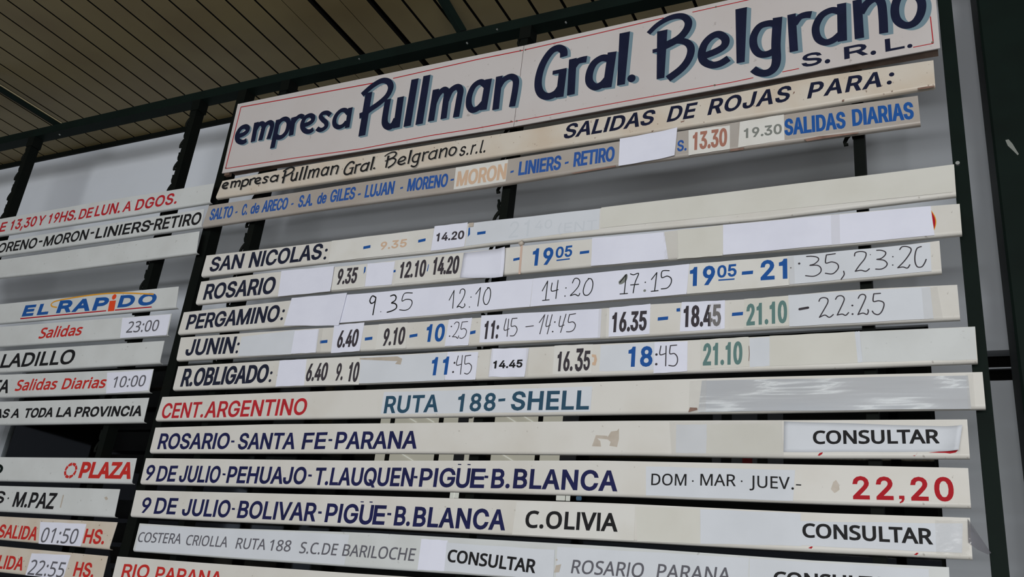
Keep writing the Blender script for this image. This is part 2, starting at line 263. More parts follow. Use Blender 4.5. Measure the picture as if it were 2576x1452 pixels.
FONT['N'] = {
    'A': (512, [[(437,0),(368,177),(141,177),(73,0),(0,0),(224,575),(289,575),(512,0)], [(282,415),(274,438),(263,473),(255,500),(247,468),(238,438),(230,415),(165,241),(346,241)]]),
    'C': (507, [[(323,517),(241,502),(178,456),(139,383),(125,286),(131,220),(147,164),(175,117),(213,83),(262,62),(322,55),(394,62),(460,78),(460,15),(393,-2),(312,-8),(232,1),(166,28),(115,72),(78,131),(56,203),(49,287),(67,406),(120,499),(206,559),(324,581),(409,572),(482,547),(453,486),(394,508)]]),
    'D': (585, [[(536,292),(528,203),(501,131),(457,74),(399,33),(325,8),(237,0),(78,0),(78,573),(254,573),(335,565),(404,540),(460,501),(502,446),(528,377)], [(460,289),(454,359),(435,415),(404,457),(361,487),(308,505),(244,511),(150,511),(150,62),(228,62),(329,76),(402,119),(446,190)]]),
    'E': (446, [[(398,0),(78,0),(78,573),(398,573),(398,509),(150,509),(150,330),(383,330),(383,268),(150,268),(150,63),(398,63)]]),
    'H': (594, [[(516,0),(443,0),(443,267),(150,267),(150,0),(78,0),(78,573),(150,573),(150,330),(443,330),(443,573),(516,573)]]),
    'I': (196, [[(66,0),(66,573),(130,573),(130,0)]]),
    'J': (219, [[(-3,-152),(-37,-150),(-63,-142),(-63,-81),(-35,-87),(-5,-89),(33,-81),(63,-53),(74,3),(74,573),(146,573),(146,9),(141,-42),(128,-82),(75,-135)]]),
    'L': (420, [[(78,0),(78,573),(150,573),(150,64),(400,64),(400,0)]]),
    'M': (727, [[(330,0),(142,502),(139,502),(142,461),(144,407),(144,347),(144,0),(78,0),(78,573),(184,573),(361,103),(364,103),(544,573),(650,573),(650,0),(578,0),(578,352),(579,408),(581,460),(584,501),(581,501),(390,0)]]),
    'N': (609, [[(532,0),(447,0),(141,476),(138,476),(141,432),(143,378),(144,320),(144,0),(78,0),(78,573),(161,573),(467,99),(470,99),(468,137),(466,193),(464,249),(464,573),(532,573)]]),
    'O': (626, [[(577,287),(561,166),(510,73),(428,13),(314,-8),(251,-3),(196,13),(114,73),(65,167),(49,288),(56,370),(78,442),(114,500),(166,545),(232,572),(314,581),(393,572),(459,545),(510,501),(547,442),(570,370)], [(125,287),(130,220),(145,163),(171,117),(207,83),(255,62),(314,55),(373,62),(420,83),(456,117),(481,163),(496,220),(501,287),(490,384),(456,457),(398,503),(314,518),(255,511),(207,490),(171,457),(145,411),(130,354)]]),
    'P': (485, [[(229,573),(326,562),(393,528),(431,475),(444,404),(433,336),(395,278),(324,238),(216,223),(150,223),(150,0),(78,0),(78,573)], [(223,511),(150,511),(150,285),(208,285),(298,296),(352,334),(370,401),(361,449),(334,484),(289,504)]]),
    'R': (499, [[(236,573),(301,568),(353,555),(393,532),(422,500),(439,460),(444,410),(427,334),(385,285),(330,257),(487,0),(403,0),(264,237),(150,237),(150,0),(78,0),(78,573)], [(232,510),(150,510),(150,298),(236,298),(296,304),(338,325),(362,359),(370,407),(355,467),(310,500)]]),
    'S': (440, [[(403,153),(396,106),(378,66),(348,35),(307,11),(198,-8),(137,-5),(83,4),(41,19),(41,88),(113,65),(201,55),(273,66),(316,98),(330,147),(318,194),(277,230),(196,265),(131,294),(85,330),(57,375),(48,435),(54,477),(71,513),(136,563),(231,581),(318,572),(389,549),(366,487),(302,508),(229,517),(169,507),(133,478),(121,434),(133,386),(172,351),(246,318),(332,279),(385,228)]]),
    'T': (446, [[(259,0),(187,0),(187,509),(8,509),(8,573),(437,573),(437,509),(259,509)]]),
    'U': (586, [[(513,202),(507,146),(489,95),(459,52),(416,20),(360,-1),(290,-8),(196,7),(128,50),(86,118),(72,204),(72,573),(144,573),(144,201),(154,139),(182,93),(228,64),(294,55),(342,59),(379,73),(427,126),(442,202),(442,573),(513,573)]]),
    'V': (481, [[(481,573),(277,0),(204,0),(0,573),(75,573),(204,205),(220,160),(231,119),(241,80),(250,119),(262,161),(277,207),(405,573)]]),
    'B': (521, [[(241,573),(336,565),(404,541),(445,497),(459,431),(446,371),(409,328),(350,304),(350,300),(415,279),(461,236),(478,163),(472,115),(454,74),(425,42),(385,19),(279,0),(78,0),(78,573)], [(256,329),(318,335),(357,352),(377,382),(384,423),(376,463),(351,490),(308,506),(245,511),(150,511),(150,329)], [(150,269),(150,61),(265,61),(330,68),(371,91),(394,125),(401,168),(388,221),(344,256),(260,269)]]),
    '0': (459, [[(419,287),(409,163),(376,70),(316,12),(229,-8),(170,1),(122,27),(86,70),(60,129),(44,201),(39,287),(44,373),(58,446),(83,504),(119,547),(167,573),(229,581),(287,573),(335,547),(372,504),(399,446),(414,373)], [(110,287),(113,215),(121,156),(137,111),(159,78),(190,59),(229,52),(268,59),(298,78),(320,110),(336,156),(345,215),(348,287),(345,359),(336,417),(320,463),(298,495),(268,515),(229,521),(190,515),(159,495),(137,463),(121,417),(113,359)]]),
    '1': (459, [[(285,0),(216,0),(216,400),(216,439),(217,470),(219,499),(196,477),(169,455),(108,405),(71,452),(226,573),(285,573)]]),
    '2': (459, [[(417,0),(38,0),(38,59),(188,210),(261,287),(306,353),(322,424),(315,466),(294,496),(261,514),(221,520),(147,506),(83,466),(45,513),(94,548),(153,572),(221,581),(313,562),(372,510),(394,428),(375,344),(324,267),(247,185),(128,67),(128,64),(417,64)]]),
    '3': (459, [[(395,439),(381,372),(340,326),(277,302),(277,298),(337,283),(379,255),(405,214),(413,163),(390,74),(360,40),(318,14),(263,-3),(193,-8),(110,-1),(36,23),(36,89),(114,61),(194,51),(260,59),(305,81),(331,117),(339,164),(320,223),(265,255),(179,265),(123,265),(123,326),(180,326),(259,339),(307,377),(323,434),(316,471),(295,498),(262,516),(219,521),(164,515),(117,498),(75,473),(39,521),(115,563),(218,581),(296,571),(352,540),(384,495)]]),
    '4': (459, [[(443,130),(359,130),(359,0),(291,0),(291,130),(17,130),(17,190),(286,576),(359,576),(359,193),(443,193)], [(291,374),(291,412),(293,444),(294,474),(295,500),(292,500),(276,468),(257,438),(86,193),(291,193)]]),
    '5': (459, [[(221,351),(322,331),(389,274),(407,232),(413,183),(407,128),(387,81),(356,43),(314,15),(261,-2),(199,-8),(116,0),(51,23),(51,90),(121,62),(200,52),(274,65),(323,106),(341,176),(332,225),(306,262),(262,284),(197,292),(146,288),(99,280),(64,302),(86,573),(373,573),(373,508),(146,508),(132,342),(169,348)]]),
    '8': (459, [[(229,581),(318,565),(378,519),(400,443),(385,383),(346,338),(291,303),(355,265),(401,216),(419,148),(413,104),(395,65),(330,11),(231,-8),(126,10),(61,63),(45,101),(39,146),(56,214),(99,264),(158,299),(107,336),(71,383),(58,444),(63,485),(80,518),(141,565)], [(108,145),(116,107),(138,76),(176,55),(229,48),(281,55),(319,76),(342,108),(350,148),(335,197),(293,235),(229,265),(217,270),(157,237),(121,197)], [(228,524),(155,502),(134,476),(127,441),(141,391),(179,357),(232,330),(282,357),(317,392),(330,441),(323,476),(302,502),(270,518)]]),
    '.': (215, [[(58,43),(72,85),(107,97),(142,85),(157,43),(142,2),(107,-11),(72,2)]]),
    ':': (215, [[(58,43),(72,85),(107,97),(142,85),(157,43),(142,2),(107,-11),(72,2)], [(58,387),(72,429),(107,441),(142,429),(157,387),(142,345),(107,332),(72,345)]]),
    '-': (258, [[(32,184),(32,246),(226,246),(226,184)]]),
    'a': (450, [[(231,437),(299,428),(347,403),(376,358),(385,293),(385,0),(334,0),(320,61),(317,61),(279,22),(234,-1),(172,-8),(103,6),(55,48),(37,119),(50,176),(87,219),(152,245),(243,257),(316,259),(316,285),(310,330),(293,359),(265,375),(227,380),(163,370),(106,347),(84,400),(151,426)], [(252,208),(184,200),(141,182),(118,155),(110,119),(115,87),(132,66),(188,49),(238,56),(279,79),(306,117),(315,172),(315,210)]]),
    'l': (207, [[(139,0),(68,0),(68,609),(139,609)]]),
    'i': (207, [[(139,430),(139,0),(68,0),(68,430)], [(104,591),(133,580),(145,546),(133,512),(104,501),(75,512),(63,546),(75,580)]]),
    'd': (493, [[(221,-8),(148,6),(92,48),(56,117),(44,214),(56,311),(93,381),(149,424),(221,438),(280,429),(323,407),(354,374),(359,374),(356,405),(354,438),(354,609),(425,609),(425,0),(368,0),(358,58),(354,58),(323,24),(279,1)], [(232,51),(290,60),(328,88),(348,135),(355,200),(355,213),(349,284),(329,336),(291,369),(231,379),(181,368),(146,334),(124,281),(117,213),(124,144),(146,93),(181,61)]]),
    'r': (331, [[(269,438),(295,437),(319,433),(310,368),(287,372),(264,374),(217,363),(176,334),(149,289),(139,229),(139,0),(68,0),(68,430),(126,430),(134,351),(137,351),(170,395),(214,426)]]),
    's': (384, [[(348,119),(327,49),(268,6),(176,-8),(99,-1),(42,19),(42,83),(104,60),(178,49),(224,53),(256,66),(274,86),(280,112),(271,141),(239,167),(174,196),(103,228),(57,266),(41,324),(52,372),(85,408),(137,430),(202,438),(275,430),(339,409),(315,353),(258,372),(197,380),(131,366),(108,328),(119,298),(154,274),(219,246),(289,215),(333,176)]]),
}
def area2(p): return sum(p[i][0] * p[(i + 1) % len(p)][1] - p[(i + 1) % len(p)][0] * p[i][1] for i in range(len(p)))
def inside(q, p):
    c = False; x, y = q
    for i in range(len(p)):
        x0, y0 = p[i]; x1, y1 = p[i - 1]
        if (y0 > y) != (y1 > y) and x < (x1 - x0) * (y - y0) / (y1 - y0) + x0: c = not c
    return c
def grow(p, ox, oy, sgn):
    n = len(p); out = []
    for i in range(n):
        a, b, c = p[i - 1], p[i], p[(i + 1) % n]
        d1 = ((b[0] - a[0]) / ox if ox else 0, (b[1] - a[1]) / oy if oy else 0); d2 = ((c[0] - b[0]) / ox if ox else 0, (c[1] - b[1]) / oy if oy else 0)
        l1 = math.hypot(*d1) or 1; l2 = math.hypot(*d2) or 1
        n1 = (d1[1] / l1 * sgn, -d1[0] / l1 * sgn); n2 = (d2[1] / l2 * sgn, -d2[0] / l2 * sgn)
        mx, my = n1[0] + n2[0], n1[1] + n2[1]; q = max(0.55, (mx * mx + my * my) / 2)
        out.append((b[0] + mx / q * ox, b[1] + my / q * oy))
    return out
def text_polys(s, font, ox, oy, track):
    """[(outer, [holes])] of a line of text, its ink extent in x, its baseline and its capital height, after growing the outlines by (ox, oy)."""
    G = FONT[font]; x = 0; groups = []
    for ch in s:
        if ch == ' ': x += 260 + track; continue
        adv, loops = G[ch]
        big = max(loops, key=lambda l: abs(area2(l))); sg = 1 if area2(big) > 0 else -1
        outs = []; holes = []
        for l in loops: (outs if area2(l) * sg > 0 else holes).append(l)
        for o in outs:
            hs = [h for h in holes if inside(h[0], o)]
            g = lambda l: [(px + x, py) for px, py in (grow(l, ox, oy, sg) if ox else l)]
            groups.append((g(o), [g(h) for h in hs]))
        x += adv + track
    xs = [p[0] for o, _ in groups for p in o]
    Hh = FONT[font]['H'][1][0]; y1 = max(p[1] for p in Hh) + oy; y0 = min(p[1] for p in Hh) - oy
    return groups, min(xs), max(xs), y0, y1
def up_height(P, hpx, k):
    a = proj(P); b = proj(P + Vector((k * 0.01, 0, 0.01))); return hpx / max(1e-6, (a[1] - b[1]) * 100)
LET = -0.0002
def winding(q, p):
    w_ = 0; x, y = q
    for i in range(len(p)):
        x0, y0 = p[i - 1]; x1, y1 = p[i]
        if y0 <= y < y1 or y1 <= y < y0:
            t = (y - y0) / (y1 - y0)
            if x < x0 + t * (x1 - x0): w_ += 1 if y1 > y0 else -1
    return w_
def fill_loops(loops, sgn):
    """Triangles of overlapping outlines, filled wherever they wind round more than zero times."""
    V = []; Ed = []
    for l in loops:
        n = len(V); V += [Vector(p) for p in l]; Ed += [(n + i, n + (i + 1) % len(l)) for i in range(len(l))]
    ov, _, of, _, _, _ = geometry.delaunay_2d_cdt(V, Ed, [], 0, 0.01)
    out = []
    for t in of:
        c = (sum(ov[i].x for i in t) / 3, sum(ov[i].y for i in t) / 3)
        if sum(winding(c, l) for l in loops) * sgn > 0: out.append([tuple(ov[i]) for i in t])
    return out
def union_vf(v, f, y):
    """One clean flat layer out of overlapping faces."""
    V = [Vector((p[0] * 1000, p[2] * 1000)) for p in v]; Fc = []
    for q in f:
        ar = sum(V[q[i]].x * V[q[(i + 1) % len(q)]].y - V[q[(i + 1) % len(q)]].x * V[q[i]].y for i in range(len(q)))
        if abs(ar) > 1e-4: Fc.append(list(q) if ar > 0 else list(q)[::-1])
    Ed = set()
    for q in Fc:
        for i in range(len(q)):
            e = (q[i], q[(i + 1) % len(q)]); Ed.add((min(e), max(e)))
    ov, _, of, _, _, _ = geometry.delaunay_2d_cdt(V, list(Ed), [], 0, 0.003)
    bins = {}; bw = 12.0
    P = [([(V[i].x, V[i].y) for i in q], min(V[i].y for i in q), max(V[i].y for i in q)) for q in Fc]
    for p in P:
        for k_ in range(int(min(c[0] for c in p[0]) // bw), int(max(c[0] for c in p[0]) // bw) + 1): bins.setdefault(k_, []).append(p)
    keep = []
    for t in of:
        cx = sum(ov[i].x for i in t) / 3; cy = sum(ov[i].y for i in t) / 3
        for p, lo, hi in bins.get(int(cx // bw), ()):
            if lo <= cy <= hi and inside((cx, cy), p): keep.append(tuple(t)); break
    return [(p.x / 1000, y, p.y / 1000) for p in ov], keep
GC = {}
def text_vf(s, A, B, hA, hB, wt=0.0, k=0.0, font='H', track=0, y=LET, bow=0.0):
    """Lettering on the plane of the boards between two baseline points measured in the photograph."""
    PA, PB = un(*A), un(*B); HA, HB = up_height(PA, hA, k), up_height(PB, hB, k)
    W = (PB - PA).length; Hm = (HA + HB) / 2
    g0, x0, x1, y0, y1 = text_polys(s, font, 0, 0, track)
    ox = oy = 0
    if wt:
        d = wt * Hm; oy = d / (Hm / (y1 - y0)); oy = oy / (1 + 2 * oy / (y1 - y0)); ox = d / (W / (x1 - x0)); ox = ox / (1 + 2 * ox / (x1 - x0))
        y0 -= oy; y1 += oy; x0 -= ox; x1 += ox
    v = []; f = []
    def mp(p):
        u = (p[0] - x0) / (x1 - x0); t = (p[1] - y0) / (y1 - y0); P = PA.lerp(PB, u); h = HA + (HB - HA) * u
        return (P.x + k * h * t, y, P.z + h * t + bow * 4 * u * (1 - u))
    x = 0
    for ch in s:
        if ch == ' ': x += 260 + track; continue
        adv, loops = FONT[font][ch]; key = (font, ch, round(ox), round(oy))
        if key not in GC:
            sg = 1 if area2(max(loops, key=lambda l: abs(area2(l)))) > 0 else -1
            GC[key] = fill_loops([grow(l, ox, oy, sg) if ox else l for l in loops], sg)
        for t in GC[key]:
            n = len(v); v += [mp((p[0] + x, p[1])) for p in t]; f.append((n, n + 1, n + 2))
        x += adv + track
    return v, f
def smooth_path(p, n=6):
    if len(p) < 3: return p
    q = []
    P = [p[0]] + list(p) + [p[-1]]
    for i in range(1, len(P) - 2):
        a, b, c, d = P[i - 1], P[i], P[i + 1], P[i + 2]
        for j in range(n):
            t = j / n
            q.append(tuple(0.5 * (2 * b[m] + (c[m] - a[m]) * t + (2 * a[m] - 5 * b[m] + 4 * c[m] - d[m]) * t * t + (3 * b[m] - a[m] - 3 * c[m] + d[m]) * t ** 3) for m in (0, 1)))
    q.append(tuple(p[-1])); return q
def ribbon(pts, w):
    """Both edges of a stroke in (x, z); w is the width or (start, end) widths."""
    P = [Vector((p[0], p[1])) for p in pts]; L = []; R = []; n = len(P)
    for i in range(n):
        d1 = (P[i] - P[i - 1]).normalized() if i else (P[1] - P[0]).normalized()
        d2 = (P[i + 1] - P[i]).normalized() if i < n - 1 else d1
        t = d1 + d2; t = t.normalized() if t.length > 1e-6 else d1
        nn = Vector((-t.y, t.x)); q = 1 / max(0.6, nn.dot(Vector((-d1.y, d1.x))))
        ww = w[0] + (w[1] - w[0]) * i / (n - 1) if isinstance(w, tuple) else w
        L.append(P[i] + nn * ww / 2 * q); R.append(P[i] - nn * ww / 2 * q)
    return L, R
def stroke_vf(pts, w, y, round_end=False):
    L, R = ribbon(pts, w); v = []; f = []
    for a, b in zip(L, R): v += [(a.x, y, a.y), (b.x, y, b.y)]
    for i in range(len(L) - 1): f.append((2 * i, 2 * i + 1, 2 * i + 3, 2 * i + 2))
    if round_end:
        for c, ww in ((pts[0], w[0] if isinstance(w, tuple) else w), (pts[-1], w[1] if isinstance(w, tuple) else w)):
            n = len(v); v += [(c[0] + math.cos(a) * ww / 2, y, c[1] + math.sin(a) * ww / 2) for a in [i * math.pi / 5 for i in range(10)]]
            f.append(tuple(range(n, n + 10)))
    return v, f
def px_path(pts, o=(0, 0), s=1.0): return [(lambda P: (P.x, P.z))(un(o[0] + x / s, o[1] + y / s)) for x, y in pts]
def hand(mb, strokes, o, w=0.0030, y=LET, s=4.025, sm=True, dots=(), dr=0.0028):
    for st in strokes:
        p = px_path(st, o, s); p = smooth_path(p) if sm and len(p) > 2 else p; mb.add(*stroke_vf(p, w, y, True))
    for d in dots:
        r = d[2] if len(d) > 2 else dr; c = px_path([d[:2]], o, s)[0]
        mb.add([(c[0] + math.cos(a) * r, y, c[1] + math.sin(a) * r) for a in [i * math.pi / 6 for i in range(12)]], [tuple(range(12))])
def poly_vf(px, y, o=(0, 0), s=1.0):
    p = px_path(px, o, s); v = [(a, y, b) for a, b in p]
    if sum(p[i][0] * p[(i + 1) % len(p)][1] - p[(i + 1) % len(p)][0] * p[i][1] for i in range(len(p))) < 0: v = v[::-1]
    return v, [tuple(range(len(v)))]
def dash(mb, x0, y0, x1, y1, th=6.0, y=LET):
    """a dash: centre line in photograph pixels, thickness in pixels."""
    mb.add(*poly_vf([(x0, y0 - th / 2), (x1, y1 - th / 2), (x1 - th * .1, y1 + th / 2), (x0 - th * .1, y0 + th / 2)], y))

# ------------------------------------------------------------------ boards
def interp(pl, s):
    x = pl[0].x + (pl[-1].x - pl[0].x) * s
    for a, b in zip(pl, pl[1:]):
        if x <= b.x or b is pl[-1]:
            t = (x - a.x) / (b.x - a.x) if b.x != a.x else 0; return Vector((x, 0, a.z + (b.z - a.z) * t))
BOARD_D = 0.018
def board(name, tops, bots, m, label, group, ext=0.0, r=0.010, depth=BOARD_D, sag=True):
    T = [un(*p) for p in tops]; B = [un(*p) for p in bots]
    for P in B: P.z += r * (P.z - CAM.z) / 2.5 * 0.75
    if ext:
        for Q in (T, B):
            d = (Q[1] - Q[0]).normalized(); Q[0] = Q[0] - d * ext
    root = thing(name, (B[0].x, 0, B[0].z), label, 'sign', group)
    n = 26; v = []; f = []; th = .0016
    arc = [j * math.pi / 12 for j in range(7)]
    out = [(0.0, 1.0, 0)] + [(r * (1 - math.cos(t)), 0.0, r * (1 - math.sin(t))) for t in arc] + [(depth, 0.0, 0.0)]
    inn = [(depth, 0.0, th)] + [(r - (r - th) * math.cos(t), 0.0, r - (r - th) * math.sin(t)) for t in arc[::-1]] + [(th, 1.0, 0)]
    pr = out + inn; prof = len(pr)
    for i in range(n + 1):
        s = i / n; a = interp(T, s); b = interp(B, s); H = a.z - b.z
        for (y, u, dz) in pr:
            z = b.z + H * u + dz; uu = (z - b.z) / H if H else 0
            v.append((b.x + (a.x - b.x) * max(0, min(1, uu)), y, z))
    for i in range(n):
        for k in range(prof):
            a0 = i * prof + k; a1 = i * prof + (k + 1) % prof; f.append((a0, a0 + prof, a1 + prof, a1))
    for e, rev in ((0, 0), (n * prof, 1)):
        for k in range(len(out) - 1):
            q = (e + k, e + k + 1, e + prof - 2 - k, e + prof - 1 - k); f.append(q[::-1] if rev else q)
    p = mesh('panel', v, f, m, root)
    return root
def lettering(root, items, m, name='lettering', y=LET, label=None):
    mb = MB()
    for it in items:
        if isinstance(it, dict): mb.add(*text_vf(y=y, **it))
        elif it[0] == 'dash': dash(mb, *it[1:], y=y)
        elif it[0] == 'dot':
            c = px_path([it[1:3]])[0]; sx, sz = scale_at(Vector((c[0], 0, c[1]))); rp = it[3]
            mb.add([(c[0] + math.cos(a) * rp / sz, y, c[1] + math.sin(a) * rp / sz) for a in [i * math.pi / 8 for i in range(16)]], [tuple(range(16))])
        elif it[0] == 'poly': mb.add(*poly_vf(it[1], y))
    return mb.flat(name, m, root, label=label)
def T(s, A, B, hA, hB, wt=0.0, k=0.0, font='H', track=0): return dict(s=s, A=A, B=B, hA=hA, hB=hB, wt=wt + (0.014 if 0.02 < wt <= 0.041 else 0), k=k, font=font, track=track)
def paper(root, quad, m=None, lvl=1, name='paper_label', label=None, curl=0.0, c0=0.55, wav=0.0004, th=0.0003, nx=10, nz=4):
    """A thin sheet pasted over a board: quad = lower left, lower right, upper right, upper left in the photograph."""
    m = m or M_paper
    q = [un(*p) for p in quad]; v = []; f = []; y0 = -0.0004 * lvl; sd = random.random() * 9
    for side in (0, 1):
        for j in range(nz + 1):
            for i in range(nx + 1):
                u, t = i / nx, j / nz; P = q[0].lerp(q[1], u).lerp(q[3].lerp(q[2], u), t)
                lift = curl * (max(0, u - c0) / (1 - c0)) ** 2 * (0.6 + 1.6 * (t - 0.5) ** 2) + wav * (0.5 + 0.5 * math.sin(u * 9 + sd) * math.cos(t * 4 + sd)) * (1 if side == 0 else 1)
                v.append((P.x, y0 - lift * (1 if 0 < t or curl else 1) + (th if side else 0), P.z + 0.0005 * math.sin(u * 13 + sd) * (1 if j in (0, nz) else 0)))
    w_ = nx + 1; n1 = w_ * (nz + 1)
    for j in range(nz):
        for i in range(nx):
            a = j * w_ + i; f.append((a, a + 1, a + w_ + 1, a + w_)); b = a + n1; f.append((b, b + w_, b + w_ + 1, b + 1))
    for i in range(nx):
        f.append((i, i + n1, i + 1 + n1, i + 1)); a = nz * w_ + i; f.append((a, a + 1, a + 1 + n1, a + n1))
    for j in range(nz):
        a = j * w_; f.append((a, a + w_, a + w_ + n1, a + n1)); a += nx; f.append((a, a + n1, a + w_ + n1, a + w_))
    return mesh(name, v, f, m, root, smooth=curl > .01, label=label)
YP = lambda lvl: -0.0004 * lvl - 0.0006
YP2 = YP

# ------------------------------------------------------------------ the setting
YW = 0.5                                           # the wall stands half a metre behind the rack
def struct(o, kind='structure'): o['kind'] = kind; return o
mb = MB()
WZ = 2.715                                         # head of the wide window behind the rack
for a in ((-12, 3.5, YW, YW + .06, WZ, 4.13), (-12, -4.5, YW, YW + .06, 0, WZ), (-.05, .098, YW, YW + .06, 0, WZ), (.098, 3.5, YW, YW + .06, 2.617, WZ),
          (.098, 3.5, YW, YW + .06, 0, 2.519), (-4.5, -.05, YW, YW + .06, 0, 1.05)):
    mb.add(*box_vf(*a))
struct(mb.build('wall_back', M_wall))
struct(box('trim_1', -12, 3.5, YW - .012, YW, 4.10, 4.13, M_black))
struct(box('trim_2', .098, 3.5, YW + .02, YW + .03, 2.564, 2.568, M_wall))
struct(box('wall_slot', .09, 3.5, YW + .08, YW + .1, 2.45, 2.7, M_dark))
struct(box('floor', -14, 6, -14, 5, -.1, 0, M_floor))
win = thing('window_1', (-2.2, YW, 1.05), None, None); struct(win)
box('pane', -4.5, -.05, YW + .028, YW + .033, 1.05, WZ, M_glass, win)
box('window_frame', -4.5, -.05, YW + .02, YW + .06, WZ - .018, WZ, M_black, win)
box('window_frame', -.062, -.05, YW + .02, YW + .06, 1.05, WZ, M_black, win)
mb = MB()
for a in ((-7, 1, 4.0, 4.1, 0, 5), (-7, -6.9, YW + .1, 4.0, 0, 5), (1, 1.1, YW + .1, 4.0, 0, 5), (-7, 1, YW + .1, 4.0, 4.9, 5)): mb.add(*box_vf(*a))
struct(mb.build('wall_inner', M_dark))

# ceiling: long tan slats running away from the viewer, black plenum above
ZC = 4.13
ceil = thing('ceiling', (-4, -2, ZC), None, None); struct(ceil)
box('plenum', -14, 3.5, -14, YW, ZC + .09, ZC + .12, M_dark, ceil)
J = [un_z(0, y, ZC).x for y in (328, 299.4, 265.8, 236, 199, 161.5, 119.3, 75.8, 32.3)] + [un_z(x, 0, ZC).x for x in (17, 83, 151.6, 218.6, 287, 355, 423.6, 493, 566.5, 639.5, 706.6, 781, 853, 930, 1011, 1091, 1166, 1247, 1329, 1410, 1489)]
pitch = 0.131
J = sorted(J); j2 = [J[0]]
for x in J[1:]:
    while x - j2[-1] > pitch * 1.5: j2.append(j2[-1] + pitch)
    if x - j2[-1] > pitch * 0.6: j2.append(x)
J = [j2[0] - pitch * i for i in range(30, 0, -1)] + j2; 
while J[-1] < 3.3: J.append(J[-1] + pitch)
wide = [un_z(781, 0, ZC).x, un_z(930, 0, ZC).x]; thin = [un_z(706.6, 0, ZC).x, un_z(853, 0, ZC).x]
def gap(x):
    for q in wide:
        if abs(q - x) < .03: return .034
    for q in thin:
        if abs(q - x) < .03: return .003
    return .013 if x > -2.3 else .011
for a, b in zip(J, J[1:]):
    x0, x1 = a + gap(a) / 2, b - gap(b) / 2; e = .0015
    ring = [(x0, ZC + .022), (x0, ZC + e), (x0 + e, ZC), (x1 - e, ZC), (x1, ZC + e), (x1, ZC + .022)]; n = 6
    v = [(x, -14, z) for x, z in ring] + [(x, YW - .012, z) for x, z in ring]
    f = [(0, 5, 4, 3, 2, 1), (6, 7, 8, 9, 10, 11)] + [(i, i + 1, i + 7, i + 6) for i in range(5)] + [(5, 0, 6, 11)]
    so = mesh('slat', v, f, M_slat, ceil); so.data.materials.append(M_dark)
    for k_ in (2, 6): so.data.polygons[k_].material_index = 1  # slat sides coloured dark, painting in the shade of the joints
lampf = thing('fluorescent_lamp', (-.5, -4.7, 4.0), 'long fluorescent lamp under the tan slatted ceiling, in front of the boards', 'lamp')
box('housing', -2.4, 1.4, -4.78, -4.62, 4.04, 4.12, M_cool, lampf)
for yy in (-4.74, -4.66):
    v, f = tube_vf([(-2.35, yy, 4.02), (1.35, yy, 4.02)], .013, 10); mesh('tube', v, f, M_tube, lampf, True)

# a dark column closing the rack, with a pale scuff
col = thing('green_column', (.16, 0, 0), 'dark green column standing beside the end post of the rack', 'column')
X0 = .1605
box('shaft', X0, .62, 0, .30, 0, ZC, M_green, col, b=.006)
sc_ = poly_vf([(2529, 353), (2537, 351), (2547, 362), (2556, 377), (2563, 388), (2560, 391), (2549, 380), (2535, 367)], -.0006)
mesh('scuff', sc_[0], sc_[1], M_lgrey, col, label='pale scuff on the dark paint')

# ------------------------------------------------------------------ the rack
rack = thing('display_rack', (-1.4, .05, 0), 'black-green steel rack of hooked uprights and top beam carrying the timetable boards', 'rack')
YF = .046
box('beam', -6.2, .12, YF, YF + .06, 3.900, 3.948, M_green, rack, b=.003)
def hook_vf(x, z):
    m = MB(); y = YF + .012
    m.add(*tube_vf([(x + .004, y, z), (x - .010, y, z + .008), (x - .015, y, z + .020), (x - .013, y, z + .034), (x - .017, y, z + .046)], [.009, .0075, .006, .006, .005], 7))
    m.add(*tube_vf([(x + .004, y, z), (x - .010, y, z - .008), (x - .020, y, z - .020), (x - .026, y, z - .034), (x - .025, y, z - .044), (x - .016, y, z - .043)], [.009, .0075, .0065, .006, .006, .005], 7))
    m.add(*box_vf(x - .004, x + .003, y - .006, y + .010, z - .022, z + .022))
    return m
HM = None
UP = [('LA', -4.346, .032, .05, 1), ('LB', -3.158, .032, .05, 1), ('RL', -2.881, .05, .058, 0), ('RB', -2.617, .032, .055, 1), ('RC', -1.416, .032, .05, 1), ('RD', -.2108, .032, .05, 2), ('RR', .056, .038, .055, 0)]
for nm, x, wd, dp, hk in UP:
    x = x * (2.5 + YF) / 2.522
    u = box('upright', x, x + wd, YF, YF + dp, 0.0 if nm in ('RL', 'RR') else .9, 3.900, M_black if nm not in ('RR',) else M_green, rack)
    if hk:
        for i in range(-8, 8):
            z = 2.96 + .122 * i
            if z > 3.86: continue
            if hk == 2 and not 3.1 < z < 3.3: continue
            if HM is None:
                o = hook_vf(x, z).build('hook', M_black, u, True); HM = (o, x, z)
            else:
                o = HM[0].copy(); C.objects.link(o); o.parent = u; o.location = (x - HM[1], 0, z - HM[2])
        box('clamp', x - .006, x + wd + .012, YF - .004, YF + dp, 3.84, 3.898, M_black, rack)
for px, py in ((904, 149), (1175, 109), (1423.6, 57), (1251, 75), (150, 339)):
    P = un(px, py, YF - .002); v, f = tube_vf([(P.x, YF + .001, P.z), (P.x, YF - .006, P.z)], .0035, 8); mesh('bolt', v, f, M_steel, rack)
P = un(2409, 414, YF); v, f = tube_vf([(P.x, YF + .001, P.z), (P.x, YF - .010, P.z)], .006, 8); mesh('bolt', v, f, M_steel, rack)
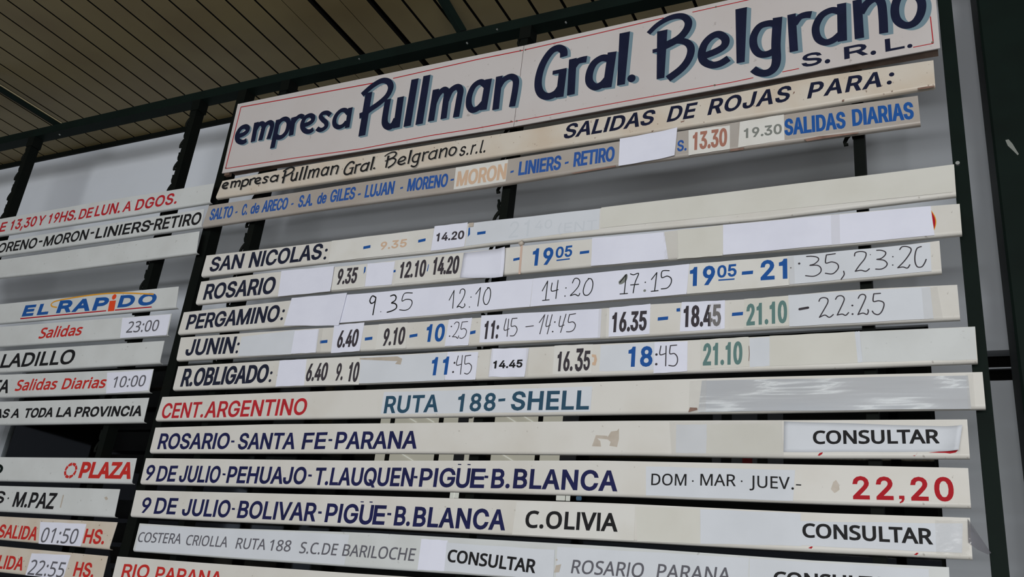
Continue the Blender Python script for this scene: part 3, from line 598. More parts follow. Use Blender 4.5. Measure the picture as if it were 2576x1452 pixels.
# two struts between the beam and the ceiling
def strut(a, b, r, label):
    s = thing('ceiling_strut', tuple(b), label, 'strut'); v, f = tube_vf([a, b], r, 4); mesh('bar', v, f, M_green, s)
    return s
a = un(1163, 82, YF + .03); b = un_z(1108, -12, ZC); s = strut(a, b, .022, 'dark steel strut from the beam to the ceiling above the big sign')
a = un(158, 318, YF + .03); b = un_z(-60, 183, ZC - .02); s = strut(a, b, .017, 'dark steel strut with thin pale conduit, above the narrow column of boards')
off = Vector((.03, 0, -.004)); v, f = tube_vf([a + off, b + off], .004, 6); mesh('conduit', v, f, M_slat, s)
off = Vector((-.034, 0, 0)); v, f = tube_vf([a + off, b + off], .006, 6); mesh('cable', v, f, M_black, s)
a2 = un(158, 318, YF + .03)

# ------------------------------------------------------------------ what shows through the window between the lower boards
YI = 2.0
iw = thing('interior_window', tuple(un(1180, 1200, YI)), 'pale slatted panes with black mullions, seen through the gaps under the teal lettering', 'window')
def irect(nm, x0, x1, y0, y1, m, yy=YI, d=.01, parent=None, xr=1050):
    a = un((x0), xr, yy); b = un((x1), xr, yy); t = un((x0 + x1) / 2, y0, yy); u = un((x0 + x1) / 2, y1, yy)
    return box(nm, a.x, b.x, yy, yy + d, u.z, t.z, m, parent)
for x0, x1 in ((959, 981), (994.7, 1102.7), (1117, 1153.7), (1245.6, 1352.4), (1366.8, 1415.8)):
    p = irect('pane', x0, x1, 1008, 1196, M_lit, parent=iw)
    x = x0
    a, b = un(x0, 1050, YI), un(x1, 1050, YI)
    for xs in [q for q in range(int(x0) - 70, int(x1), 44)] if x0 not in (959, 994.7) or True else []:
        if x0 in (959,): continue
        for ry in (1046, 1148):
            g = [un(xs + 34, ry - 10, YI - .004), un(xs + 38, ry - 10, YI - .004), un(xs + 38 + 42, ry + 16, YI - .004), un(xs + 34 + 42, ry + 16, YI - .004)]
            xx0, xx1 = a.x, b.x
            if g[0].x < xx0 or g[2].x > xx1: continue
            v = [(q.x, YI - .004, q.z) for q in g] + [(q.x, YI, q.z) for q in g]
            mesh('pane_joint', v, [(0, 3, 2, 1), (0, 1, 5, 4), (1, 2, 6, 5), (2, 3, 7, 6), (3, 0, 4, 7)], M_litg, p)
for x0, x1, m in ((1153.7, 1180, M_litd), (1192, 1196, M_litd), (1416, 1455, M_litd), (1180, 1192, M_lit)):
    irect('mullion', x0, x1, 1008, 1196, m, parent=iw)
nb = thing('reflection_panel', tuple(un(1880, 1170, YI)), 'dim grey panel standing in for a sign reflection, seen through the gaps below the grey taped board', 'panel')
irect('panel', 1793, 1969, 1025, 1172, M_litd, parent=nb)  # faintly glowing panel and letter blocks imitate reflections of a sign
for x0, x1 in ((1815, 1840), (1905, 1930)): irect('dark_letter', x0, x1, 1030, 1170, M_dark, YI - .01, .008, nb)
irect('red_letter', 1868, 1892, 1148, 1168, M_dred, YI - .01, .008, nb)
for x0, x1, y0, y1 in ((1131, 1141, 1238, 1253), (1143, 1152, 1238, 1253), (1399, 1420, 1246, 1259), (1423, 1433, 1246, 1260)):
    lf = thing('light_fitting', tuple(un(x0, y1, YI)), None, 'lamp', 'white fittings above C.OLIVIA' if x0 > 1300 else 'white fittings under the upper PIGÜE')
    lf['label'] = 'small white light fitting in the dark gap above C.OLIVIA' if x0 > 1300 else 'small white light fitting in the dark gap under the upper PIGÜE'
    irect('body', x0, x1, y0, y1, M_litg, parent=lf, d=.008, xr=1250)
P = un(1456, 1254, YI); v, f = tube_vf([(P.x - .012, YI, P.z), (P.x + .012, YI, P.z)], .011, 10)
bl = thing('blue_lamp', tuple(P), 'small round bluish lamp in the dark gap, beside the white fittings', 'lamp'); mesh('shade', v, f, lit('bluish_lamp', (96, 130, 160), .8), bl, True)

# ------------------------------------------------------------------ the large sign
G1 = 'timetable boards hung in the wide column'; G2 = 'timetable boards hung in the narrow column'
def slab(name, quad, y0, y1, m, parent):
    q = [un(*p) if len(p) == 2 else Vector((p[0], 0, p[2])) for p in quad]
    v = [(p.x, y0, p.z) for p in q] + [(p.x, y1, p.z) for p in q]
    return mesh(name, v, [(0, 1, 2, 3), (7, 6, 5, 4), (0, 4, 5, 1), (1, 5, 6, 2), (2, 6, 7, 3), (3, 7, 4, 0)], m, parent)
sign = thing('company_sign', (-1.4, 0, 3.417), 'large white two-panel sign with navy brush lettering shaded grey-blue and thin red border', 'sign')
TR = proj(Vector((.051, 0, 3.781)))
slab('panel', [(558, 436), (1291.4, 318.6), (1317.4, 115), (598, 262)], 0, .004, M_sign, sign)
slab('panel', [(1292.8, 318.3), (2365, 121), TR, (1318.8, 114.7)], 0, .004, M_sign, sign)
a, b = un(558, 436), un(2365, 121)
box('back_frame', a.x + .04, b.x - .006, .004, .044, min(a.z, b.z) + .006, 3.76, M_edge, sign)
box('back_frame', a.x + .012, a.x + .04, .004, .02, min(a.z, b.z) - .012, 3.76, M_edge, sign)
mb = MB()
def line(mb, pts, wpx, y=LET):
    p = px_path(pts); P = un(*pts[0]); sx, sz = scale_at(P); mb.add(*stroke_vf(p, wpx / ((sx + sz) / 2), y))
for pts in ([(567, 424.5), (606.2, 269.6)], [(606.2, 269.6), (780, 238.6), (942, 208.7)], [(988.6, 197.5), (1200, 150), (1315.8, 126.7)], [(1319, 126), (1500, 85), (1669.6, 45.2)],
            [(1741.6, 31), (1882, 0), (1990, -24), (2100, -50), (2325, -98)], [(2340.4, 42), (2347.8, 109.3)], [(2347.8, 109.3), (2297, 119.3)], [(2010, 172.7), (1967.7, 181.4)],
            [(1895, 195.8), (1840, 207.5), (1600, 250), (1294.6, 305.6)], [(1291.5, 306.2), (1200, 323), (1083.9, 341.2), (907.5, 374.8), (740, 398), (567, 424.5)]):
    line(mb, pts, 2.3)
mb.flat('border_line', M_dred, sign)
for px, py in ((1309, 128), (1322, 126), (1286, 306), (1300, 305), (1798, 215), (1801, 18), (2346, 107), (568, 423)):
    P = un(px, py); v, f = tube_vf([(P.x, .001, P.z), (P.x, -.0022, P.z)], .0035, 8); mesh('screw', v, f, M_edge, sign)
# brush lettering: centre lines of the strokes, width across
SC = {
 'empresa': (((590, 364), (880, 320), 50, 50), [
   ([(599, 343), (612, 338), (621, 331), (623, 323), (617, 318.5), (606, 323), (598, 335), (596, 346), (600, 355), (611, 358), (620, 353)], 11.5),
   ([(645, 308), (636, 357)], 12), ([(641, 330), (650, 315), (659, 311), (663, 318), (660, 333), (654.5, 353.5)], 11.5), ([(660, 328), (668, 314), (679, 308), (684.5, 315), (681.5, 330), (675, 350)], 11.5),
   ([(700, 301), (685, 373)], 12.5), ([(695, 318), (707, 303), (719, 299.5), (726, 309), (722, 329), (711, 343), (699, 346), (692, 340)], 11.5),
   ([(738.5, 295), (732, 341)], 12.5), ([(735, 314), (744, 300), (755, 292), (763, 295)], 11),
   ([(763, 316), (777, 311), (786, 304), (787.5, 295), (780, 290.5), (768, 296), (761, 309), (761, 321), (768, 330), (779, 331), (788, 325)], 11.5),
   ([(831, 290), (823, 284), (812, 285.5), (806.5, 293), (812, 301.5), (820, 309), (820, 318.5), (811, 326), (803, 327), (797, 323)], 11),
   ([(881.5, 271), (873, 322)], 12.5), ([(876, 286), (868, 277.5), (857, 279), (846, 290), (841, 304), (843, 315.5), (852, 320), (863, 316), (872, 306)], 11.5)]),
 'Pullman': (((905, 337), (1300, 274), 68, 80), [
   ([(928, 233), (910, 342)], 18), ([(911, 239), (936, 217), (960, 203.5), (977, 206), (983, 220), (974, 241), (953, 260.5), (932, 275), (918, 286), (904, 292)], 14.5),
   ([(976, 250), (968, 298), (970, 314), (980, 319.5), (990, 312), (997, 298)], 16), ([(1008, 244), (997, 322)], 17.5),
   ([(1044, 199), (1024, 318)], 19), ([(1074, 190), (1054, 313)], 19),
   ([(1096.5, 225), (1084, 305)], 16.5), ([(1091, 262), (1101, 240), (1116, 226), (1124, 233), (1122, 250), (1115.5, 299)], 16), ([(1122, 255), (1133, 230), (1149, 219), (1158, 227), (1155, 250), (1147, 295)], 16.5),
   ([(1229, 199), (1215.5, 277)], 18), ([(1223, 216), (1209, 206.5), (1192, 217), (1181, 241), (1179.5, 264), (1188, 277), (1203, 272), (1218, 256)], 16),
   ([(1256, 192), (1246.5, 276)], 17.5), ([(1252, 224), (1265, 203), (1284, 193), (1297, 201), (1296, 225), (1288, 268.5)], 16.5)]),
 'Gral.': (((1345, 250), (1600, 208), 88, 92), [
   ([(1418, 143), (1417, 128), (1404, 121), (1386, 130), (1367, 158), (1356, 190), (1354, 218), (1362, 237), (1379, 243), (1398, 235), (1409, 221)], 19.5),
   ([(1390, 183.5), (1425, 176)], 11), ([(1416, 177), (1407.5, 245)], 20),
   ([(1441, 148), (1436, 239)], 19.5), ([(1440, 172), (1452, 156), (1464, 151), (1476, 149)], (17, 19)),
   ([(1540, 131), (1527, 221)], 23), ([(1533, 148), (1514, 146.5), (1494, 160), (1483, 184), (1483, 207), (1497, 219), (1514, 213), (1527, 199)], 20),
   ([(1571.5, 82), (1562, 214)], (27, 20)), ([(1588.5 + 5 * math.cos(a_), 197.5 + 5 * math.sin(a_)) for a_ in [i_ * math.pi / 6 for i_ in range(15)]], 11)]),
 'Belgrano': (((1625, 205), (2330, 62), 93, 93), [
   ([(1666, 77), (1661.5, 198)], (26, 19)), ([(1641.5, 129.5), (1672, 122)], 11),
   ([(1631, 84.5), (1655, 62), (1686, 45), (1715, 41), (1731, 54), (1727, 75), (1706, 98), (1668, 118)], (13, 22)),
   ([(1680, 112), (1704, 103), (1727, 107), (1738, 122), (1733, 147), (1714, 173), (1680, 199)], (16, 21)),
   ([(1769, 142), (1802, 129), (1822, 115), (1824, 98), (1808, 86.5), (1789, 93), (1772, 112), (1765, 137), (1771, 155), (1791, 164), (1812, 160), (1833, 147)], 20),
   ([(1864.5, 21), (1863, 158)], (29, 20)),
   ([(1953, 62), (1936, 59), (1911, 67), (1896, 92), (1897, 119), (1911, 136), (1932, 136), (1952, 125)], 20), ([(1956, 44), (1952, 110), (1953, 152), (1946, 173), (1929, 184), (1909, 183), (1894, 174)], (24, 20)),
   ([(1991, 36), (1997, 130)], 21), ([(1998, 62), (2011, 44), (2026, 38), (2041, 37)], (17, 22)),
   ([(2117, 9), (2119, 104)], 23), ([(2113, 30), (2092, 26), (2066, 40), (2052, 69), (2057, 96), (2075, 107), (2096, 101), (2114, 86)], 20),
   ([(2156, 0), (2162, 97)], 23), ([(2164, 34), (2180, 10), (2201, -3), (2216, 6), (2221, 40), (2223, 84)], 22),
   ([(2281, -16), (2260, -6), (2251, 22), (2256, 50), (2276, 64), (2300, 58), (2316, 34), (2318, 6), (2304, -12), (2281, -16)], 22)]),
}
def shade_vf(L, R, d, y):
    out = [(p.x, p.y) for p in L] + [(p.x, p.y) for p in reversed(R)]; v = []; f = []; n = len(out)
    for i in range(n):
        a, b = out[i], out[(i + 1) % n]; k = len(v)
        v += [(a[0], y, a[1]), (b[0], y, b[1]), (b[0] + d[0], y, b[1] + d[1]), (a[0] + d[0], y, a[1] + d[1])]; f.append((k, k + 1, k + 2, k + 3))
    for i in range(len(L) - 1):
        k = len(v); v += [(q.x + d[0], y, q.y + d[1]) for q in (L[i], R[i], R[i + 1], L[i + 1])]; f.append((k, k + 1, k + 2, k + 3))
    return v, f
ink = MB(); shd = MB()
for wd, (fr, sts) in SC.items():
    for pts, wpx in sts:
        p = px_path(pts); p = smooth_path(p, 7); sx, sz = scale_at(un(*pts[0])); s = {'empresa': 1.06, 'Pullman': 1.03, 'Gral.': 1.0, 'Belgrano': .97}[wd] * sx
        ww = tuple(q / s for q in wpx) if isinstance(wpx, tuple) else wpx / s
        ink.add(*stroke_vf(p, ww, -.0004)); L_, R_ = ribbon(p, ww)
        e = {'empresa': .011, 'Pullman': .0135, 'Gral.': .0135, 'Belgrano': .0145}[wd]
        shd.add(*shade_vf(L_, R_, (e, -e * .62), -.00015))
shd.flat('letter_shade', M_shade, sign, label='blue-grey painted shade to the side of the navy letters')
ink.flat('lettering', M_navy, sign)
lettering(sign, [T('S', (2017, 171), (2068, 161), 33, 33, .05), ('dot', 2081.5, 154.5, 5.5), T('R', (2124, 150), (2184, 137.5), 31, 31, .04), ('dot', 2196.8, 133, 5.5), T('L', (2227.5, 131), (2276, 121.5), 32, 31, .05), ('dot', 2288.7, 116, 5)], M_navy)

# ------------------------------------------------------------------ boards of the wide column
r = board('timetable_board', [(559.6, 455.5), (773, 414.5), (1140, 355), (1348, 323.6), (1840, 236), (2023.6, 199), (2348, 151.6)],
          [(541, 501.5), (860, 453), (1100, 418), (1348, 379.5), (1740, 319), (2023.6, 275.8), (2353, 220)], M_cream,
          'cream board under the large sign with black slanted hand-painted lettering and rust spots', G1)
sm = MB(); ss = MB()
SMALL = {'empresa': ((557, 476.5), (699, 456.5), 17.5, 17), 'Pullman': ((709, 460), (849, 440), 19, 22), 'Gral.': ((862, 441.5), (944, 426), 22, 23), 'Belgrano': ((960, 424), (1146, 391), 22.5, 23.5)}
for wd, (fr, sts) in SC.items():
    A, B = un(*fr[0]), un(*fr[1]); hA, hB = up_height(A, fr[2], 0), up_height(B, fr[3], 0)
    q = SMALL[wd]; a, b = un(*q[0]), un(*q[1]); h0, h1 = up_height(a, q[2], 0), up_height(b, q[3], 0)
    for pts, wpx in sts:
        o = []
        for x, z in px_path(pts):
            u = (x - A.x) / (B.x - A.x); t = (z - (A.z + u * (B.z - A.z))) / (hA + u * (hB - hA))
            o.append((a.x + u * (b.x - a.x) + (h0 + u * (h1 - h0)) * t * .07, a.z + u * (b.z - a.z) + t * (h0 + u * (h1 - h0))))
        sx, sz = scale_at(un(*pts[0])); k = (h0 / hA) / (sx * .93) * .98
        ww = tuple(c * k for c in wpx) if isinstance(wpx, tuple) else wpx * k
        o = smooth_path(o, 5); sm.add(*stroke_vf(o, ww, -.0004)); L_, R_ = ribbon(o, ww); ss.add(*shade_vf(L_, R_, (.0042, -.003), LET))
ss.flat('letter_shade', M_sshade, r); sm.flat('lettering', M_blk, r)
lettering(r, [T('s.r.l.', (1153.5, 393.8), (1220, 384), 33, 34, .014, .12, track=20)], M_blk)
lettering(r, [T('SALIDAS', (1415, 350.5), (1641, 313), 38, 39, .035, .22, track=12), T('DE', (1676.5, 308), (1745, 296.5), 40, 40, .035, .22, track=35), T('ROJAS', (1779, 290.5), (1984, 254.5), 41, 41, .035, .22, track=45),
              T('PARA', (2030, 249), (2216.5, 218.5), 41, 41, .035, .22, track=60), ('dot', 2243, 187.6, 5.2), ('dot', 2237, 208, 5)], M_navy)

lettering(r, [('poly', [(2308, 222), (2330, 218), (2351, 216), (2350, 219.5), (2325, 224), (2310, 226)]), ('poly', [(2118, 252), (2124, 250), (2123, 255), (2118, 256)]), ('poly', [(1996, 232), (1999, 230), (1999, 234), (1994, 238)]), ('poly', [(1712, 306), (1722, 303), (1721, 306), (1713, 309)])], M_rust, 'rust_stain', -.0003)
r = board('timetable_board', [(526, 517.6), (723.6, 487.8), (1140, 423), (1279, 400.6), (1557, 356), (1861.5, 306), (2122, 266), (2308.7, 241)],
          [(507, 573.5), (823, 526.3), (1140, 484), (1274, 464), (1547, 419.5), (1836, 380), (2060, 350), (2316, 315)], M_beige,
          'grey board with narrow blue capitals, a tan-lettered patch and times 13.30, 19.30', G1)
lettering(r, [T('SALTO', (525, 555), (582, 547), 29, 30, .045), ('dash', 592, 535.5, 597.5, 533, 4), T('C.', (605.6, 543), (620.5, 540.5), 29, 29, .045), T('de', (628, 539), (650, 536), 27, 27, .035), T('ARECO', (657, 535), (721, 526.5), 30, 30, .045),
              ('dash', 732.5, 514.5, 738.5, 512.5, 4), T('S.A.', (748, 522.8), (784.5, 517.6), 31, 31, .045), T('de', (795.7, 514.5), (819, 511), 28.5, 28.5, .035), T('GILES', (828, 510), (891, 501), 32, 31.5, .045), ('dash', 900.5, 490, 907.5, 488, 4.5),
              T('LUJAN', (916, 498), (989, 488), 32, 33, .045), ('dash', 1007, 474, 1014, 472, 4.5), T('MORENO', (1023, 482), (1124.5, 470), 32, 34, .045), ('dash', 1133.5, 453.5, 1142, 451.5, 4.5),
              ('dash', 1284, 433.5, 1292.5, 431, 5), T('LINIERS', (1303, 442), (1410, 426.5), 35, 36.5, .05), ('dash', 1421, 411, 1430.5, 408.5, 5), T('RETIRO', (1441.6, 420.5), (1545, 405), 37, 37.5, .05), T('S.', (1703, 382), (1727, 378.5), 28, 28, .045)], M_blue2)
lettering(r, [T('SALIDAS', (1973.5, 342), (2128, 322.5), 42, 42.5, .052, -.01, track=26), T('DIARIAS', (2144.7, 318), (2300, 299), 42.5, 43.5, .052, -.01, track=26)], M_blue)
p = paper(r, [(1141, 477.6), (1272, 457), (1278.4, 401.4), (1147, 421.7)], M_paper_w, 1); lettering(p, [T('MORON', (1147, 470), (1272, 451), 38, 40.5, .035)], M_tan, 'printed_word', YP(1))
paper(r, [(1556, 418.5), (1698, 394), (1705, 323.6), (1559.5, 350)], M_paper, 3, curl=.006, label='blank white sheet pasted over the blue lettering')
p = paper(r, [(1732.3, 391.4), (1836, 375.3), (1836, 315.7), (1732.3, 328)], M_paper_w, 1); lettering(p, [T('13.30', (1742, 379), (1829, 367.5), 45, 46, .03)], M_brown, 'printed_time', YP(1))
paper(r, [(1835, 375.5), (1857, 372), (1857, 309), (1835, 313)], M_tape, 1, 'clear_tape')
p = paper(r, [(1856.5, 371.6), (1973.8, 353), (1972, 288.3), (1861.5, 307)], M_paper_w, 2); lettering(p, [T('19.30', (1871.4, 349), (1967, 337), 24.5, 25.5, .045)], M_lgrey, 'printed_time', YP(2))

lettering(r, [('poly', [(2022, 351), (2060, 343), (2100, 339), (2160, 333), (2158, 336), (2110, 343), (2070, 349), (2030, 356)]), ('poly', [(1836, 376), (1872, 371), (1870, 377), (1838, 381)]), ('poly', [(1436, 436), (1500, 424.5), (1549, 416), (1548, 420), (1500, 428), (1446, 437)])], M_rust, 'rust_stain', -.0003)
r = board('timetable_board', [(519.5, 643), (763, 616), (1033.8, 582.4), (1174.5, 563), (1507.5, 525), (1819, 485.5), (2132, 447), (2400, 415)],
          [(504.6, 698), (812.7, 663), (1080, 637), (1308.4, 609), (1700, 573), (1908.4, 555), (2132, 527.5), (2405.6, 494.4)], M_white,
          'board reading SAN NICOLAS, its far half covered by blank cream paper', G1)
lettering(r, [T('SAN', (524.5, 684.5), (607, 675), 37, 38, .035, .03), T('NICOLAS', (623.9, 674.5), (806.5, 652), 40, 40.5, .035, .03, track=8), ('dot', 820.9, 629.6, 4), ('dot', 817, 649.4, 4)], M_ink)
paper(r, [(826, 660), (1083, 630), (1092, 575), (835, 606)], M_paper_w, 1); lettering(r, [('dash', 914.5, 624, 932.4, 620.5, 7), ('dash', 1052.4, 607.5, 1071, 603.5, 7)], M_blue, 'printed_dash', YP(1))
lettering(r, [T('9.35', (955.5, 629.5), (1022, 621.5), 20, 20.5, .05)], M_tan, 'printed_time', YP(1))
p = paper(r, [(1083.6, 632), (1168, 620.7), (1176.8, 560), (1093.5, 569.8)], M_paper, 2); lettering(p, [T('14.20', (1096, 608.5), (1166.5, 601.5), 21, 21.5, .04)], M_dgrey, 'printed_time', YP(2))
lettering(r, [('poly', [(1179, 574), (1182.5, 573), (1182.5, 590), (1177, 597)]), ('dash', 1201, 588, 1222, 585, 7)], M_blue, 'printed_dash', YP(1))
p = paper(r, [(1170, 619.5), (1507, 577), (1509.5, 525), (1180, 562)], M_paper_b, 1); lettering(p, [T('21', (1279, 600), (1329, 594), 41, 41, .0), T('40', (1345, 579), (1388, 574), 22, 22, .0), T('(ENT', (1403, 587), (1500, 577.5), 24, 24, 0)], M_ghost, 'faded_lettering', YP(1))
paper(r, [(1510, 575), (2397, 484), (2400, 414.5), (1513, 523)], M_paper_c, 2, nx=40, wav=.0012)
box('knob', un(1180, 566).x, un(1192, 566).x, -.004, 0, un(1185, 572).z, un(1185, 562).z, M_stain, r)

r = board('timetable_board', [(505.8, 709), (646, 689.5), (912, 665.6), (1060, 647), (1383, 612), (1704.7, 580), (1819, 566), (2092, 540), (2300, 521.7), (2414, 513)],
          [(491, 767.5), (832.5, 734), (1080, 713), (1283.6, 691), (1487, 671.7), (1819, 643.5), (2157, 616), (2420.5, 591.3)], M_white,
          'board reading ROSARIO alone, with white paper patches and a red sliver near its end', G1)
lettering(r, [T('ROSARIO', (509.6, 755), (687.5, 739), 40, 44, .035, .03)], M_ink)
paper(r, [(699.6, 746.3), (832.5, 734), (842.5, 670.6), (708.3, 681.7)], M_paper, 3, curl=.004)
p = paper(r, [(834, 731), (917, 722), (924, 664.5), (843, 673)], M_paper_w, 1); lettering(p, [T('9.35', (845.5, 717), (895.5, 712.5), 40, 40.5, .03)], M_dgrey, 'printed_time', YP(1))
lettering(r, [('poly', [(914.5, 690), (917, 672), (920.7, 672), (919, 684)]), ('dash', 988, 683.5, 995.5, 682, 6), ('poly', [(1073.5, 683), (1078, 665), (1079.5, 666), (1076, 683)])], M_blue, 'printed_dash', YP(1))
paper(r, [(918, 721.5), (985, 716.5), (994, 658), (924.5, 664)], M_paper, 2)
p = paper(r, [(992, 715), (1156, 699), (1164, 640), (1003, 655)], M_paper_w, 1); lettering(p, [T('12.10', (1002.7, 701), (1068.5, 696), 41, 43, .03), T('14.20', (1086, 692), (1152, 688.5), 44, 45.5, .03)], M_dgrey, 'printed_time', YP(1))
paper(r, [(1157, 699.5), (1268.7, 700), (1273.7, 625), (1166.8, 637)], M_paper, 2, curl=.012)
lettering(r, [T('19', (1337, 669.5), (1389.5, 665.5), 44, 43.5, .055), T('05', (1396.6, 650), (1438.5, 645.5), 28, 28.5, .05), ('dash', 1400, 655.5, 1433.5, 651.5, 3.4), ('dash', 1291.5, 654, 1308.4, 650.5, 6.5), ('dash', 1458.8, 636.5, 1482.4, 633.5, 7)], M_blue, 'printed_time', LET)
lettering(r, [('poly', [(1304, 690), (1309.5, 690), (1315.5, 616), (1310, 614)])], M_pink, 'rust_drip', YP(0) - .0002); 
P = un(1313.4, 608); v, f = tube_vf([(P.x - .008, -.003, P.z - .012), (P.x + .006, -.003, P.z - .004)], [.008, .009], 9); mesh('tape_knot', v, f, M_stain, r, True)
paper(r, [(1487, 670), (1681, 653), (1671, 584.7), (1489.8, 599.6)], M_paper, 2, wav=.0014)
paper(r, [(1672, 655), (1707, 650), (1705, 581), (1669, 585)], M_tape, 4, 'clear_tape')
p = paper(r, [(1704, 652), (1818, 643), (1818, 568), (1704, 579)], M_paper_c, 1)
paper(r, [(1819, 642), (2350.9, 592.5), (2341, 519), (1819, 566.5)], M_paper, 2, nx=24)
paper(r, [(2092, 622), (2114, 620), (2112, 538), (2090, 541)], M_tape, 4, 'clear_tape')
def crescent(x0, y0, x1, y1, bulge, n=10):
    o = [(x0, y0), (x1, y1)]
    for i in range(1, n): t = i / n; o.append((x1 + (x0 - x1) * t + bulge * math.sin(math.pi * t), y1 + (y0 - y1) * t))
    return o
lettering(r, [('poly', crescent(2341, 527, 2350, 580, 9.5))], M_yel, 'logo_sliver', LET)
lettering(r, [('poly', crescent(2341, 530, 2349.6, 577, 7.3))], M_dred, 'logo_sliver', -.0004)

r = board('timetable_board', [(462.4, 786), (723, 757), (874.8, 742), (1080, 726), (1340.7, 702), (1532, 684.5), (1732, 665), (1983, 645), (2300, 615), (2363, 606)],
          [(446, 843), (760, 820), (1080, 798), (1333, 773), (1723.6, 742.5), (1984.5, 721), (2369.5, 688)], M_white,
          'board reading PERGAMINO with handwritten times 9:35 to 23:20 on white paper', G1)
lettering(r, [T('PERGAMINO', (466, 830), (698, 809.3), 38, 43, .035, .03), ('dot', 713.3, 782.4, 4), ('dot', 708.3, 802.2, 4)], M_ink)
paper(r, [(714.5, 819.6), (853.7, 820), (874.8, 738), (734.4, 750)], M_paper, 3, curl=.004)
p = paper(r, [(853, 813), (1333, 772), (1341, 701.5), (866, 742.5)], M_paper, 1, nx=20)
h = MB()
hand(h, [[(2035, 760), (2000, 745), (1975, 790), (1990, 820), (2025, 800), (2035, 765), (2020, 850), (2005, 935)], [(2185, 745), (2220, 735), (2240, 755), (2230, 790), (2195, 815), (2225, 820), (2245, 840), (2240, 870), (2200, 895), (2150, 910)]], (440, 560), .0052, YP(1), dots=[(2085, 905, .002)])
hand(h, [[(2405, 715), (2325, 720), (2300, 795), (2340, 780), (2390, 785), (2402, 820), (2375, 870), (2330, 890), (2275, 885)]], (440, 560), .0036, YP(1))
hand(h, [[(282, 868), (332, 770)], [(332, 770), (318, 950)], [(390, 800), (400, 765), (425, 755), (442, 775), (435, 820), (405, 880), (362, 938), (385, 930), (415, 945), (440, 925), (438, 905)], [(552, 805), (600, 740)], [(600, 740), (572, 928)],
         [(680, 745), (650, 775), (628, 850), (640, 905), (668, 908), (692, 860), (702, 790), (690, 745), (668, 742)]], (1060, 540), .0034, YP(1), dots=[(503, 837), (487, 937)], dr=.0022)
h.flat('handwriting', M_blk, p)
p = paper(r, [(1334, 772), (1727, 740.4), (1734.5, 664.6), (1341.5, 701.5)], M_paper, 2, nx=18)
h = MB()
hand(h, [[(1225, 775), (1280, 675)], [(1280, 675), (1258, 868)], [(1228, 872), (1295, 865)], [(1325, 695), (1318, 775), (1385, 762)], [(1385, 668), (1362, 852)], [(1530, 695), (1552, 652), (1585, 650), (1605, 680), (1590, 730), (1550, 780), (1510, 822), (1555, 810), (1590, 825), (1605, 800)],
         [(1700, 650), (1665, 690), (1640, 770), (1652, 815), (1690, 815), (1725, 770), (1738, 700), (1722, 655), (1690, 650)], [(2010, 690), (2075, 610)], [(2075, 610), (2055, 805)], [(2012, 806), (2088, 801)], [(2118, 603), (2150, 612), (2200, 600), (2165, 690), (2145, 795)], [(2120, 715), (2200, 708)],
         [(2330, 660), (2385, 590)], [(2385, 590), (2362, 778)], [(2328, 780), (2398, 772)], [(2510, 570), (2440, 575), (2435, 640), (2490, 625), (2530, 650), (2527, 700), (2490, 745), (2430, 755)]], (1060, 540), .0034, YP(2), dots=[(1465, 745), (1455, 827), (2268, 688)], dr=.0024)
h.flat('handwriting', M_blk, p)
h = MB(); hand(h, [[(2010, 685), (2045, 650), (2074, 618), (2068, 660), (2035, 690), (2012, 697)]], (1060, 540), .009, YP(2) + .0001, dots=[(2262, 772, .0045)]); h.flat('correction_mark', M_lgrey, p)
p = paper(r, [(1728, 740), (1986, 718), (1984, 644.5), (1735.5, 664.5)], M_paper_w, 1)
lettering(p, [T('19', (1734.5, 721), (1798.5, 716.5), 48, 48.5, .055), T('05', (1804, 700), (1853, 695.5), 31, 31.5, .05), ('dash', 1807.5, 705.5, 1848, 702.5, 3.6), ('dash', 1866.7, 688, 1894.8, 685.5, 8.5), T('21', (1913.4, 706), (1981, 701.5), 50, 51, .055)], M_blue, 'printed_time', YP(1))
p = paper(r, [(1987, 716), (2343.5, 683), (2339.7, 611), (1983, 644.7)], M_paper_b, 2, nx=18)
h = MB()
hand(h, [[(375, 990), (430, 988), (485, 1000), (495, 1028), (455, 1065), (410, 1080), (485, 1080), (520, 1110), (512, 1155), (450, 1190), (365, 1185)], [(665, 962), (575, 975)], [(575, 975), (568, 1055), (630, 1045), (685, 1065), (695, 1110), (640, 1165), (565, 1160)], [(750, 1140), (755, 1175), (725, 1220)],
         [(860, 985), (870, 952), (925, 940), (975, 955), (965, 1010), (910, 1080), (868, 1140)], [(868, 1140), (925, 1130), (975, 1140), (1010, 1115)], [(1085, 928), (1130, 928), (1172, 945), (1170, 975), (1130, 1010), (1088, 1020), (1155, 1028), (1190, 1060), (1175, 1095), (1130, 1118), (1075, 1118)],
         [(1318, 920), (1342, 892), (1390, 890), (1430, 910), (1425, 950), (1370, 1030), (1298, 1105)], [(1298, 1105), (1350, 1097), (1395, 1108), (1420, 1075)], [(1535, 890), (1492, 910), (1472, 980), (1474, 1050), (1497, 1095), (1540, 1095), (1568, 1060), (1585, 1020)]], (1936, 400), .0034, YP(2),
     dots=[(300, 1062, .0034), (1020, 972, .0015), (1248, 993, .002), (1247, 1077, .002), (215, 1105, .0024)])
h.flat('handwriting', M_dgrey, p)
paper(r, [(1984, 720), (2000, 718), (1997, 644), (1981, 646)], M_tape, 4, 'clear_tape')

